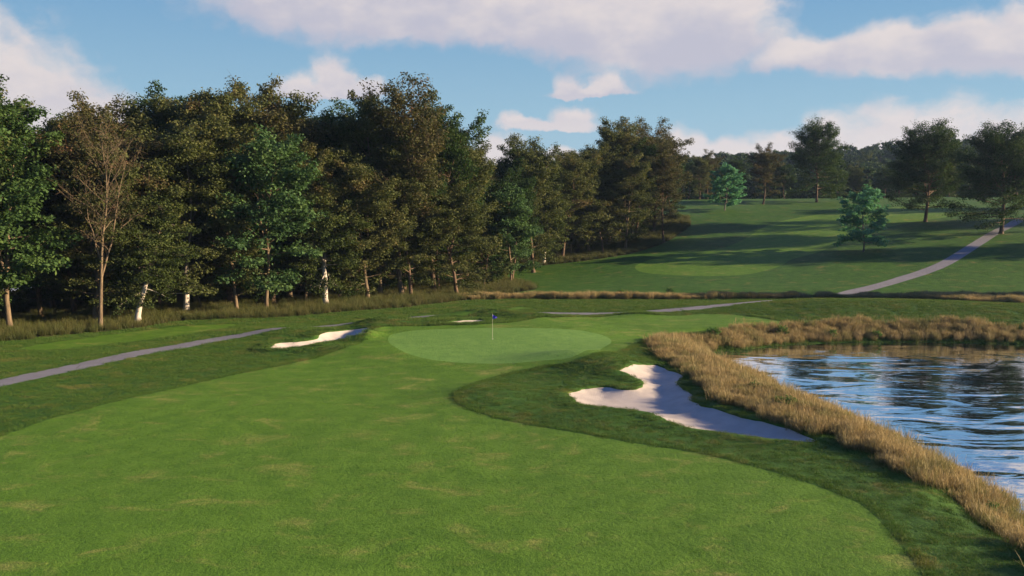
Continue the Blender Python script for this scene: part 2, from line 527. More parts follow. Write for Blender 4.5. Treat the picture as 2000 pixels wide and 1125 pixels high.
def zone_mesh(name, ids, mat, drop=0.0, label=None, cat=None, T=None, skirt=0.0):
    t = GT[np.isin(zone, ids)] if T is None else T
    u, inv = np.unique(t, return_inverse=True)
    f = inv.reshape(-1, 3)
    V = np.column_stack([GV[u], GZ[u] - drop]); nm = GN_[u]
    me_ = raw_mesh(name, V, f, [mat], True, nm)
    o = link(name, me_)
    tag(o, label, cat, kind='structure')
    return o


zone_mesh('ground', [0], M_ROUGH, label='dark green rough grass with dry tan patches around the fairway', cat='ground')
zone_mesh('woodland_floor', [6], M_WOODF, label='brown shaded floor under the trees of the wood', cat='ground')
zone_mesh('putting_green', [2], M_GREEN, label='pale smooth oval putting green round the blue flag', cat='putting green')
zone_mesh('path', [3], M_PATH, label='narrow grey asphalt cart path winding over the course', cat='path')
_fc = zone == 1
for poly_, lab in ((FAIRWAY, 'bright green mown fairway sweeping up to the putting green'), (APRON, 'light green mown strip between cart path and woodland edge'),
                   (LAWN, 'lighter mown patch of grass beyond the small bunker'), (HILLWAY, 'mown fairway climbing the hillside crossed by long tree shadows')):
    zone_mesh('fairway', None, M_FAIR, label=lab, cat='fairway', T=GT[_fc & in_zone(poly_)])
# the ground's lip round each bunker: the sand lies lower than the turf
for zid, poly_, lab in ((7, B_RIGHT, 'large pale sand bunker with a grass tongue beside the pond'), (8, B_LEFT, 'narrow sand bunker half in blue shade left of the green'),
                        (9, B_MID, 'small far sand bunker in front of a grassy mound')):
    ob = zone_mesh('bunker', [zid], M_SAND, drop=0.10, label=lab, cat='sand bunker')
    zz = height(poly_[:, 0], poly_[:, 1]); n_ = len(poly_)
    V = np.concatenate([np.column_stack([poly_, zz]), np.column_stack([poly_, zz - 0.16])])
    i_ = np.arange(n_); j_ = (i_ + 1) % n_
    lip = link('turf_lip', raw_mesh('turf_lip', V, np.column_stack([i_, j_, j_ + n_, i_ + n_]), [M_ROUGH]), ob)

# pond
_me = bpy.data.meshes.new('pond'); _po = rough_edge(POND, 0.0)
_cc = _po.mean(0); _big = _po + (_po - _cc) / np.linalg.norm(_po - _cc, axis=1)[:, None] * 0.8
_r = geometry.delaunay_2d_cdt([Vector(p) for p in _big], [], [list(range(len(_big)))], 1, 1e-4, False)
_me.from_pydata([(v.x, v.y, WATER_Z) for v in _r[0]], [], _r[2]); _me.materials.append(M_WATER); _me.update()
tag(link('water', _me), 'rippled pond reflecting sky, clouds and dark trees', 'pond', kind='structure')
_fp = wp([-90, -30, 20, 48, 66, 40, -20, -90], [590, 578, 573.5, 570, 566, 562.5, 560, 556], 0.45)
_me = bpy.data.meshes.new('far_pond'); _me.from_pydata([(p[0], p[1], 0.75) for p in spline(_fp, 1.5)], [], [list(range(len(spline(_fp, 1.5))))]); _me.materials.append(M_WATER)
tag(link('water', _me), 'bright sliver of water seen through the leftmost trunks', 'pond', kind='structure')

# ------------------------------------------------------------------ sun and sky
EXPO = 1.6
SKY = 1 / (0.06 * 2 ** EXPO)          # sky radiance that shows as 1.0
SUN_EL = R(15.5)
SUN_AZ = R(90 + 4.0)               # clockwise from +Y
sd = Vector((math.sin(SUN_AZ) * math.cos(SUN_EL), math.cos(SUN_AZ) * math.cos(SUN_EL), math.sin(SUN_EL)))
sl = bpy.data.lights.new('sun', 'SUN'); so = bpy.data.objects.new('sun', sl); C.objects.link(so)
sl.energy = 5.0; sl.angle = R(0.53); sl.color = (1.0, 0.74, 0.45)
so.rotation_euler = sd.to_track_quat('Z', 'Y').to_euler()

w = bpy.data.worlds.new('World'); bpy.context.scene.world = w; w.use_nodes = True
g = N(w.node_tree)
for n_ in list(g.n): g.n.remove(n_)
out = g('ShaderNodeOutputWorld'); bg = g('ShaderNodeBackground'); g.l.new(bg.outputs[0], out.inputs[0])
sky = g('ShaderNodeTexSky', sky_type='NISHITA', sun_disc=False)
sky.sun_elevation = SUN_EL; sky.sun_rotation = SUN_AZ; sky.altitude = 200; sky.air_density = 1.0; sky.dust_density = 0.4; sky.ozone_density = 2.0
dirv = g('ShaderNodeTexCoord').outputs['Generated']
sep = g('ShaderNodeSeparateXYZ', {0: dirv})
az = g.math('ARCTAN2', sep.outputs[0], sep.outputs[1])
el = g.math('ARCSINE', sep.outputs[2])
K = F / 100.0                     # sky units: 1 = about 100 photo pixels
U = g.math('MULTIPLY', az, K); Vv = g.math('MULTIPLY', el, K)
uv0 = g('ShaderNodeCombineXYZ', {0: U, 1: Vv, 2: 0.0}).outputs[0]
warp = g('ShaderNodeTexNoise', {'Vector': uv0, 'Scale': 1.3, 'Detail': 5.0, 'Roughness': 0.55})
wv = g.vmath('SUBTRACT', warp.outputs[1], (0.5, 0.5, 0.5))
uvw = g.vmath('MULTIPLY_ADD', wv, (0.75, 0.55, 0.0), uv0)
s2 = g('ShaderNodeSeparateXYZ', {0: uvw})
uvv = g('ShaderNodeCombineXYZ', {0: s2.outputs[0], 1: s2.outputs[1], 2: g.math('MULTIPLY', s2.outputs[1], -1.0)}).outputs[0]


def puv(px, py):
    a, b, c = ray(px, py)
    return math.atan2(a, b) * K, math.asin(c / math.sqrt(a * a + b * b + c * c)) * K


# centre x, base line y, half width, rise, sag (photo pixels)
CLOUDS = [(50, 262, 150, 175, 40), (205, 292, 95, 112, 40), (110, 250, 110, 120, 50), (-80, 220, 190, 170, 60), (40, 310, 190, 60, 30), (-260, 250, 160, 120, 40),
          (655, 180, 50, 80, 10), (585, 180, 50, 46, 9), (712, 184, 42, 30, 7), (640, 184, 105, 24, 8),
          (720, 18, 300, 140, 58), (980, 50, 130, 120, 36), (1290, 50, 220, 180, 98), (1120, 60, 180, 150, 55), (850, 30, 170, 120, 46), (1400, 70, 110, 170, 60),
          (1600, 112, 170, 36, 28), (1740, 108, 170, 50, 33), (1890, 100, 160, 66, 36), (2060, 90, 160, 80, 40),
          (1112, 180, 34, 40, 8), (1186, 178, 36, 42, 8), (1150, 183, 80, 13, 7),
          (1015, 243, 50, 20, 9), (1122, 242, 52, 36, 10), (1075, 246, 110, 11, 8),
          (975, 308, 56, 52, 30), (1080, 312, 80, 22, 10),
          (1335, 312, 60, 66, 30), (1420, 320, 95, 52, 30), (1520, 320, 80, 62, 30), (1610, 320, 95, 84, 30), (1730, 312, 105, 104, 30), (1850, 312, 100, 98, 30), (1960, 320, 90, 104, 30),
          (2060, 310, 100, 130, 40), (600, 330, 300, 40, 40)]
rmin = None; sw = 1e-4; sh = 0.0
for (cx, by, hw, rise, sag) in CLOUDS:
    u0, v0 = puv(cx, by)
    k_ = math.cos(math.atan((cx - 1000) / F))
    vec = g.vmath('SUBTRACT', uvv, (u0, v0, -v0))
    vec = g.vmath('MULTIPLY', vec, (100 / (hw * k_), 100 / rise, 100 / sag))
    vec = g.vmath('MAXIMUM', vec, (-1e6, 0, 0))
    r_ = g.vmath('LENGTH', vec)
    rmin = r_ if rmin is None else g.math('SMOOTH_MIN', rmin, r_, 0.3)
    wt = g.math('POWER', g.math('ADD', r_, 0.05), -4.0)
    sw = g.math('ADD', wt, sw); sh = g.math('MULTIPLY_ADD', wt, g.vmath('DOT_PRODUCT', vec, (0, 1, -1)), sh)
relh = g.math('DIVIDE', sh, sw)
fine = g.noise(g.vmath('MULTIPLY', uvw, (0.8, 1.2, 1.0)), 1.8, 6, 0.54)
bumpy = g.noise(g.vmath('MULTIPLY', uv0, (0.7, 1.2, 1.0)), 1.0, 4, 0.55)
dens = g.math('SUBTRACT', g.math('MULTIPLY_ADD', g.math('SUBTRACT', fine, 0.5), 0.9, 1.18), rmin)
# unseen clouds above the view, added for the pond to reflect
hi = g.noise(g.vmath('MULTIPLY', dirv, (1.0, 1.0, 2.2)), 6.5, 6, 0.58, 0.3)
away = g.math('MULTIPLY', g.math('MULTIPLY', g.step(el, R(14.5), R(16.5)), g.step(el, R(42), R(28))), g.step(g.math('ABSOLUTE', az), R(75), R(50)))
hd = g.math('MULTIPLY', g.step(hi, 0.43, 0.52), away)
mask = g.math('MAXIMUM', g.step(dens, -0.06, 0.55), hd)
mask = g.math('MULTIPLY', mask, g.step(el, R(-0.5), R(1.0)))
lit = g.math('ADD', g.math('MULTIPLY', relh, 0.55), g.math('MULTIPLY', g.math('SUBTRACT', bumpy, 0.5), 2.0))
warm = g.step(lit, -0.42, 0.5)
warm = g.math('MAXIMUM', warm, g.step(el, R(9), R(3)))
ccol = g.mix(warm, c4(0.54 * SKY, 0.53 * SKY, 0.62 * SKY), c4(0.79 * SKY, 0.71 * SKY, 0.69 * SKY))
ramp = g('ShaderNodeValToRGB', {0: g.math('DIVIDE', el, R(90), clamp=True)})
cr_ = ramp.color_ramp
for p_, c_ in ((0.0, (0.43, 0.60, 0.70)), (0.06, (0.33, 0.545, 0.69)), (0.15, (0.17, 0.375, 0.615)), (0.3, (0.075, 0.195, 0.52)), (1.0, (0.03, 0.10, 0.46))):
    e__ = cr_.elements[0] if p_ == 0.0 else (cr_.elements[-1] if p_ == 1.0 else cr_.elements.new(p_))
    e__.position = p_; e__.color = c4(*c_)
grad = g.vmath('SCALE', ramp.outputs[0]); ramp_s = grad.node; ramp_s.inputs[3].default_value = SKY
skc = g.mix(0.92, g.vmath('MULTIPLY', sky.outputs[0], (0.35, 0.4, 0.5)), grad)
g.set(bg.inputs[0], g.mix(g.math('MULTIPLY', mask, 0.96), skc, ccol))
bg.inputs[1].default_value = 0.06

sc = bpy.context.scene
sc.view_settings.view_transform = 'Standard'
try: sc.view_settings.look = 'None'
except Exception: pass
sc.view_settings.exposure = EXPO
sc.view_settings.gamma = 1.0

# ------------------------------------------------------------------ the air
_hv = [(x, y, z) for z in (-4.5, 115.0) for y in (-950, 1550) for x in (-1550, 1550)]
_hm = bpy.data.meshes.new('haze'); _hm.from_pydata(_hv, [], [(0, 1, 3, 2), (4, 6, 7, 5), (0, 4, 5, 1), (2, 3, 7, 6), (0, 2, 6, 4), (1, 5, 7, 3)])
import bmesh
_b = bmesh.new(); _b.from_mesh(_hm); bmesh.ops.recalc_face_normals(_b, faces=_b.faces); _b.to_mesh(_hm); _b.free()
print('HAZE up', [tuple(p.normal) for p in _hm.polygons])
_m = bpy.data.materials.new('haze'); _m.use_nodes = True
for n_ in list(_m.node_tree.nodes): _m.node_tree.nodes.remove(n_)
_g = N(_m.node_tree); _o = _g('ShaderNodeOutputMaterial')
_pv = _g('ShaderNodeVolumePrincipled', {'Color': c4(0.42, 0.62, 1.0), 'Density': 0.0001, 'Anisotropy': 0.2})
_g.l.new(_pv.outputs[0], _o.inputs['Volume']); _hm.materials.append(_m)
tag(link('haze', _hm), 'thin bluish haze veiling the far hills', 'haze', kind='stuff')


# ------------------------------------------------------------------ trees
def bark_mat(name, a, b, scale=(6, 6, 1.2), bump=0.5, marks=None, upper=None):
    m, g, bs = new_mat(name)
    pos = g('ShaderNodeTexCoord').outputs['Object']
    n = g.noise(g.vmath('MULTIPLY', pos, scale), 1.0, 4, 0.65, 0.5)
    col = g.mix(g.step(n, 0.35, 0.68), c4(*a), c4(*b))
    if marks:
        k = g.noise(g.vmath('MULTIPLY', pos, (1.2, 1.2, 2.4)), 1.6, 3, 0.6)
        col = g.mix(g.step(k, 0.62, 0.70), col, c4(*marks))
    if upper:           # old brown bark higher up the tree and on the limbs
        hz_ = g('ShaderNodeSeparateXYZ', {0: pos}).outputs[2]
        col = g.mix(g.step(g.math('MULTIPLY_ADD', n, 1.2, hz_), upper[0], upper[0] + 3.0), col, c4(*upper[1]))
    g.set(bs.inputs['Base Color'], col); bs.inputs['Roughness'].default_value = 0.9
    g.set(bs.inputs['Normal'], g('ShaderNodeBump', {'Height': n, 'Strength': bump, 'Distance': 0.08}))
    return m


BARK = {'tan': bark_mat('tan_bark', (0.075, 0.055, 0.036), (0.17, 0.125, 0.078)),
        'brown': bark_mat('brown_bark', (0.055, 0.036, 0.026), (0.135, 0.085, 0.055)),
        'white': bark_mat('white_bark', (0.32, 0.29, 0.26), (0.48, 0.44, 0.40), (2, 2, 1.5), 0.3, (0.17, 0.15, 0.135), (3.4, (0.10, 0.085, 0.07))),
        'grey': bark_mat('grey_bark', (0.06, 0.055, 0.055), (0.14, 0.125, 0.12))}


def leaf_mat(name, cols, trans=0.25, vary=0.25):
    m, g, bs = new_mat(name)
    t = g('ShaderNodeAttribute', attribute_name='tint').outputs['Fac']
    info = g('ShaderNodeObjectInfo').outputs['Random']
    t2 = g.math('MULTIPLY_ADD', g.math('SUBTRACT', info, 0.5), vary, t, clamp=True)
    r = g('ShaderNodeValToRGB', {0: t2}); e = r.color_ramp.elements
    for i, (p, c) in enumerate(cols):
        x = e[0] if i == 0 else (e[len(e) - 1] if i == len(cols) - 1 else e.new(p))
        x.position = p; x.color = c4(*c)
    g.set(bs.inputs['Base Color'], r.outputs[0])
    bs.inputs['Roughness'].default_value = 0.65; bs.inputs['Specular IOR Level'].default_value = 0.12
    tr = g('ShaderNodeBsdfTranslucent', {'Color': g.vmath('MULTIPLY', r.outputs[0], (1.25, 1.35, 0.7))})
    mx = g('ShaderNodeMixShader', {0: trans, 1: bs.outputs[0], 2: tr.outputs[0]})
    o = next(n for n in g.n if n.type == 'OUTPUT_MATERIAL')
    g.l.new(mx.outputs[0], o.inputs[0])
    return m


LEAF = {'olive': leaf_mat('olive_leaves', [(0, (0.034, 0.050, 0.016)), (0.45, (0.070, 0.086, 0.029)), (0.8, (0.102, 0.106, 0.040)), (1, (0.108, 0.082, 0.04))]),
        'green': leaf_mat('green_leaves', [(0, (0.026, 0.058, 0.018)), (0.5, (0.052, 0.102, 0.030)), (1, (0.09, 0.138, 0.038))]),
        'bluegreen': leaf_mat('bluegreen_leaves', [(0, (0.030, 0.066, 0.026)), (0.5, (0.054, 0.112, 0.042)), (1, (0.09, 0.148, 0.052))]),
        'small': leaf_mat('dark_small_leaves', [(0, (0.026, 0.042, 0.014)), (0.5, (0.052, 0.076, 0.022)), (1, (0.085, 0.10, 0.03))]),
        'brown': leaf_mat('browning_leaves', [(0, (0.034, 0.042, 0.018)), (0.45, (0.066, 0.070, 0.028)), (0.8, (0.092, 0.076, 0.036)), (1, (0.105, 0.062, 0.036))]),
        'dark': leaf_mat('dark_leaves', [(0, (0.014, 0.034, 0.010)), (0.6, (0.032, 0.064, 0.018)), (1, (0.062, 0.092, 0.026))]),
        'teal': leaf_mat('teal_leaves', [(0, (0.05, 0.15, 0.085)), (0.5, (0.095, 0.25, 0.15)), (1, (0.15, 0.33, 0.20))], 0.35, 0.1)}


class Builder:
    def __init__(self, seed):
        self.r = np.random.default_rng(seed)
        self.V = []; self.Fq = []; self.n = 0
        self.cl = []; self.ct = []          # leaf cluster centres and tints

    def tube(self, P, rad, sides):
        P = np.asarray(P, float); n = len(P)
        T = np.gradient(P, axis=0); T /= np.linalg.norm(T, axis=1)[:, None] + 1e-9
        ref = np.array([0.0, 0, 1]) if abs(T[0, 2]) < 0.8 else np.array([1.0, 0, 0])
        A = np.cross(T, ref); A /= np.linalg.norm(A, axis=1)[:, None] + 1e-9
        B = np.cross(T, A)
        ang = np.arange(sides) * 2 * math.pi / sides
        ring = P[:, None] + (A[:, None] * np.cos(ang)[None, :, None] + B[:, None] * np.sin(ang)[None, :, None]) * np.asarray(rad)[:, None, None]
        self.V.append(ring.reshape(-1, 3))
        i = np.arange(n - 1)[:, None] * sides; j = np.arange(sides)[None]; j2 = (j + 1) % sides
        q = np.stack([i + j, i + j2, i + sides + j2, i + sides + j], -1).reshape(-1, 4) + self.n
        self.Fq.append(q); self.n += n * sides


def unit(v): return v / (np.linalg.norm(v) + 1e-9)


def dirv3(az_, el_): return np.array([math.cos(az_) * math.cos(el_), math.sin(az_) * math.cos(el_), math.sin(el_)])


PROF = {'oval': lambda u: max(0.2, math.sqrt(max(0, 1 - (abs(u - 0.38) / 0.66) ** 2.2)) * (1 - 0.1 * u)),
        'egg': lambda u: max(0.16, math.sqrt(max(0, 1 - u ** 2.0)) * min(1, 0.62 + 1.6 * u)),
        'cone': lambda u: max(0.10, (1 - u) ** 0.8 * min(1, 0.7 + 2 * u)),
        'vase': lambda u: max(0.3, math.sqrt(max(0, 1 - (abs(u - 0.5) / 0.62) ** 2.2))),
        'round': lambda u: math.sqrt(max(0.03, 1 - (2 * u - 0.95) ** 2 / 1.05))}


def make_tree(seed, H, r0, rad, first, nl, prof, el=(5, 60), stems=(), nsub=7, leaf=(0.30, 0.19), per=24, cr=(0.62, 0.34), curve=0.35, wob=0.03, twigs=0, lean=(0, 0), flat=0.6, drop=0.0, top=True, sparse=1.0):
    b = Builder(seed); r = b.r; pf = PROF[prof]
    axes = []

    def axis(p0, az_, el_, L, ra, rb, n, straighten):
        P = [np.array(p0, float)]; d = dirv3(az_, el_)
        for k in range(n):
            d = unit(d + r.normal(0, wob * 2.2, 3) + np.array([0, 0, straighten]))
            P.append(P[-1] + d * L / n)
        P = np.array(P); t = np.linspace(0, 1, n + 1)
        return P, ra + (rb - ra) * t ** 0.85

    P, rd = axis((0, 0, 0), math.atan2(lean[1], lean[0]) if any(lean) else r.random() * 6.28, R(90) - math.hypot(*lean) - 0.02, H * 0.97, r0, 0.025, 14, 0.05)
    rd = rd.copy(); rd[0] *= 1.35
    Pb = np.concatenate([P[:1] + np.array([[0, 0, -0.5]]), P[:1], P[:1] + (P[1:2] - P[:1]) * 0.25, P[1:]])
    rb = np.concatenate([[r0 * 1.7], [r0 * 1.4], [r0 * 1.08], rd[1:]])
    b.tube(Pb, rb, 9); axes.append((P, rd, 1.0, first))
    for (ft, a_, tilt, lf) in stems:
        k = ft * 14; i0 = int(k); p0 = P[i0] + (P[min(i0 + 1, 14)] - P[i0]) * (k - i0)
        rr = rd[min(i0, 14)] * 0.72
        Q, qr = axis(p0, a_, R(90 - tilt), H * lf, rr, 0.02, 10, 0.10)
        b.tube(Q, qr, 7); axes.append((Q, qr, lf / 0.97, 0.12))
    tot = sum(a[2] for a in axes); phi = r.random() * 6.28
    for (Q, qr, wgt, f0) in axes:
        m = max(6, int(nl * wgt / tot)) if len(axes) > 1 else nl
        for i in range(m):
            u = (i + r.random() * 0.8) / m; t = f0 + (0.985 - f0) * u
            k = t * (len(Q) - 1); i0 = min(int(k), len(Q) - 2); p0 = Q[i0] + (Q[i0 + 1] - Q[i0]) * (k - i0)
            uz = np.clip((p0[2] / H - first) / (1 - first), 0, 1)
            phi += 2.39996 + r.normal(0, 0.35)
            L = rad * pf(uz) * r.uniform(0.72, 1.18) * (0.8 if len(axes) > 1 else 1.0)
            e0 = R(el[0] + (el[1] - el[0]) * uz + r.normal(0, 7))
            d = dirv3(phi, e0); n = 5; LP = [p0]
            for s in range(n):
                up = curve * (0.35 - drop * (1 - uz) * (s / n)) / n * 2
                d = unit(d + np.array([0, 0, up]) + r.normal(0, 0.09, 3)); LP.append(LP[-1] + d * L / n)
            LP = np.array(LP); br = min(qr[i0] * 0.5, 0.016 + 0.014 * L)
            b.tube(LP, np.linspace(br, 0.012, n + 1), 5)
            tintL = r.normal(0.42, 0.17)
            b.cl.append(LP[-1]); b.ct.append(tintL)
            ns = max(2, int(nsub * (0.35 + 0.65 * L / rad)))
            for s in range(ns):
                v = 0.22 + 0.78 * (s + r.random()) / ns; kk = v * n; j0 = min(int(kk), n - 1)
                q0 = LP[j0] + (LP[j0 + 1] - LP[j0]) * (kk - j0)
                ld = unit(LP[j0 + 1] - LP[j0]); sg = 1 if s % 2 else -1
                side = unit(np.cross(ld, np.array([0, 0, 1.0]))) * sg
                sdv = unit(ld * 0.75 + side * r.uniform(0.45, 1.0) + np.array([0, 0, r.normal(0.12, 0.28)]))
                sL = (0.40 * L * (1.15 - 0.65 * v) + 0.35) * r.uniform(0.7, 1.2)
                mid = q0 + sdv * sL * 0.55; end = mid + unit(sdv + np.array([0, 0, r.normal(0.12, 0.18)])) * sL * 0.45
                b.tube(np.array([q0, mid, end]), [0.010 + 0.006 * sL, 0.010, 0.005], 3)
                if r.random() < sparse:
                    tt = tintL + r.normal(0, 0.12)
                    b.cl += [mid, end]; b.ct += [tt, tt]
                    if sL > 1.3: b.cl.append((q0 + mid) / 2); b.ct.append(tt)
                for w_ in range(twigs):
                    f_ = r.random(); t0 = q0 + (end - q0) * f_; td = unit(sdv * 0.6 + r.normal(0, 0.6, 3) + np.array([0, 0, 0.3])); tl = r.uniform(0.5, 1.3)
                    tm = t0 + td * tl * 0.5
                    b.tube(np.array([t0, tm, tm + unit(td + r.normal(0, 0.3, 3)) * tl * 0.5]), [0.014, 0.011, 0.006], 3)
        if top:
            for s in range(7):
                f_ = r.uniform(0.86, 1.0); k = f_ * (len(Q) - 1); i0 = min(int(k), len(Q) - 2)
                p0 = Q[i0] + (Q[i0 + 1] - Q[i0]) * (k - i0); td = dirv3(r.random() * 6.28, R(r.uniform(45, 85))); tl = r.uniform(0.6, 1.6) * H / 20
                b.tube(np.array([p0, p0 + td * tl * 0.5, p0 + td * tl]), [0.02, 0.014, 0.006], 3)
                if sparse > 0.5: b.cl += [p0 + td * tl * 0.6, p0 + td * tl]; b.ct += [0.5, 0.55]
    # leaves
    cl = np.array(b.cl); ct = np.array(b.ct); n = len(cl)
    cnt = per
    cen = np.repeat(cl, cnt, 0); tin = np.repeat(ct, cnt)
    M = len(cen)
    off = r.normal(0, 1, (M, 3)); off /= np.linalg.norm(off, axis=1)[:, None]; off *= (r.random((M, 1)) ** 0.45)
    scl = np.repeat(r.uniform(0.7, 1.25, (n, 1)), cnt, 0)
    off *= np.array([cr[0], cr[0], cr[1]]) * scl
    ctr = cen + off
    up = r.normal(0, flat, (M, 3)) + np.array([0, 0, 1.0]) + 0.55 * off / cr[0]
    up /= np.linalg.norm(up, axis=1)[:, None]
    a = r.normal(0, 1, (M, 3)) + 1.2 * off / cr[0]; a -= (a * up).sum(1)[:, None] * up; a /= np.linalg.norm(a, axis=1)[:, None] + 1e-9
    a[:, 2] -= 0.25
    bb = np.cross(up, a)
    s = leaf[0] * r.uniform(0.6, 1.35, (M, 1)); w_ = leaf[1] * r.uniform(0.7, 1.25, (M, 1))
    LV = np.stack([ctr - a * s * 0.5, ctr + bb * w_ * 0.5 + a * s * 0.06, ctr + a * s * 0.5, ctr - bb * w_ * 0.5 + a * s * 0.06], 1).reshape(-1, 3)
    LF = np.arange(M * 4).reshape(-1, 4)
    tin = np.clip(tin + r.normal(0, 0.10, M), 0, 1)
    return (np.concatenate(b.V), np.concatenate(b.Fq)), (LV, LF, tin)


KINDS = {}


def kind(key, name, bark, leafm, H, **kw):
    (tv, tf), (lv, lf, ti) = make_tree(H=H, **kw)
    tm = raw_mesh('trunk', tv, tf, [BARK[bark]], True)
    cm = raw_mesh('crown', lv, lf, [LEAF[leafm]], False, attrs={'tint': ('FACE', ti)})
    KINDS[key] = (name, tm, cm, H)


big = dict(H=20, r0=0.30, rad=6.6, first=0.09, nl=66, prof='oval', el=(-4, 46), nsub=8, per=44, drop=0.9, stems=((0.33, 0.5, 22, 0.56), (0.42, 2.7, 25, 0.48), (0.38, 4.6, 24, 0.5)), cr=(0.80, 0.48), leaf=(0.25, 0.165))
kind('olive1', 'leafy_tree', 'brown', 'olive', seed=11, **big)
kind('olive2', 'leafy_tree', 'tan', 'olive', seed=12, **{**big, 'rad': 6.6, 'prof': 'oval', 'first': 0.11, 'stems': ((0.28, 1.5, 20, 0.6), (0.45, 4.4, 26, 0.46))})
kind('brown1', 'leafy_tree', 'brown', 'brown', seed=13, **{**big, 'first': 0.16, 'twigs': 2, 'per': 32, 'prof': 'vase', 'rad': 6.4})
kind('tall', 'tall_tree', 'tan', 'brown', seed=14, **{**big, 'H': 22, 'first': 0.26, 'el': (38, 66), 'twigs': 2, 'per': 28, 'rad': 6.4, 'prof': 'vase', 'stems': [(0.30, 0.4, 24, 0.5), (0.36, 2.6, 26, 0.45), (0.42, 4.4, 22, 0.42)]})
kind('dark1', 'leafy_tree', 'brown', 'dark', seed=15, **{**big, 'rad': 6.4})
kind('maple', 'maple_tree', 'tan', 'green', seed=16, **{**big, 'r0': 0.24, 'first': 0.12, 'rad': 6.4, 'prof': 'egg', 'stems': [(0.10, 0.2, 22, 0.40), (0.22, 2.9, 14, 0.62)], 'nl': 44, 'leaf': (0.29, 0.21), 'per': 40})
kind('bluemaple', 'maple_tree', 'tan', 'bluegreen', seed=17, **{**big, 'H': 17, 'r0': 0.19, 'rad': 5.8, 'first': 0.13, 'prof': 'oval', 'stems': ((0.4, 1.0, 18, 0.5),), 'nl': 46, 'leaf': (0.28, 0.20), 'per': 38})
kind('white', 'white_trunk_tree', 'white', 'small', seed=18, **{**big, 'H': 12, 'r0': 0.30, 'rad': 4.1, 'first': 0.2, 'prof': 'round', 'nl': 48, 'nsub': 7, 'leaf': (0.2, 0.14), 'per': 44, 'cr': (0.55, 0.40), 'wob': 0.045, 'stems': [(0.34, 1.0, 38, 0.36), (0.4, 3.9, 34, 0.34)], 'el': (-22, 50), 'drop': 1.8})
kind('bare', 'bare_twig_tree', 'tan', 'brown', seed=19, **{**big, 'H': 20, 'r0': 0.24, 'first': 0.42, 'rad': 5.6, 'prof': 'vase', 'stems': [(0.27, 0.1, 24, 0.62), (0.36, 3.3, 25, 0.40)], 'nl': 30, 'twigs': 4, 'per': 8, 'el': (40, 62), 'sparse': 0.45, 'wob': 0.03, 'lean': (0.05, 0.0)})
lone = {**big, 'H': 18, 'r0': 0.33, 'rad': 8.6, 'first': 0.12, 'wob': 0.014, 'nl': 92, 'flat': 0.45, 'per': 44, 'cr': (0.95, 0.72), 'el': (0, 48), 'drop': 0.9}
kind('lone1', 'spreading_tree', 'brown', 'dark', seed=20, **{**lone, 'stems': ((0.30, 0.9, 22, 0.54), (0.42, 3.3, 24, 0.48))})
kind('lone2', 'spreading_tree', 'brown', 'dark', seed=21, **{**lone, 'first': 0.13, 'stems': ((0.26, 2.1, 22, 0.58), (0.40, 5.0, 24, 0.48))})
kind('young', 'young_tree', 'grey', 'teal', seed=22, **{**big, 'H': 9, 'stems': (), 'r0': 0.13, 'rad': 4.3, 'first': 0.16, 'prof': 'egg', 'nl': 34, 'nsub': 6, 'leaf': (0.3, 0.21), 'per': 34, 'cr': (0.55, 0.34), 'el': (-2, 56)})
kind('sapling', 'young_tree', 'brown', 'olive', seed=23, **{**big, 'H': 6, 'stems': (), 'r0': 0.08, 'rad': 2.4, 'first': 0.22, 'prof': 'egg', 'nl': 20, 'nsub': 5, 'per': 20, 'cr': (0.4, 0.28)})

_k = KINDS['olive1']; _tm = _k[1].copy(); _tm.materials[0] = BARK['white']
KINDS['olivewhite'] = (_k[0], _tm, _k[2], _k[3])
n_t = 0
TREES = []


def plant(key, x, y, H, wid, label, group=None, rot=None, cat='tree'):
    global n_t
    name, tm, cm, H0 = KINDS[key]
    e = bpy.data.objects.new(name, None); C.objects.link(e); e.empty_display_size = 0.5
    e.location = (x, y, float(height(x, y)[0]) - 0.05)
    e.rotation_euler = (0, 0, rng.random() * 6.28 if rot is None else rot)
    s = H / H0; e.scale = (s * wid, s * wid, s)
    tag(e, label, cat, group)
    link('trunk', tm, e); link('crown', cm, e)
    TREES.append((x, y)); n_t += 1
    return e


def top_h(px, py, y, z0):
    a, b, c = ray(px, py)
    return CAM_H + c * (y / b) - z0


def plant_px(key, px, by, ty, wid, label, group=None, rot=None):
    q = hit(px, by)[0]
    return plant(key, q[0], q[1], max(1.0, top_h(px, ty, q[1], height(*q)[0]) / 0.99), wid, label, group, rot)


def plant_back(key, px, Y, ty, wid, label, group=None):
    a, b, c = ray(px, ty); x = a * Y / b
    return plant(key, x, Y, top_h(px, ty, Y, height(x, Y)[0]) / 0.99, wid, label, group)


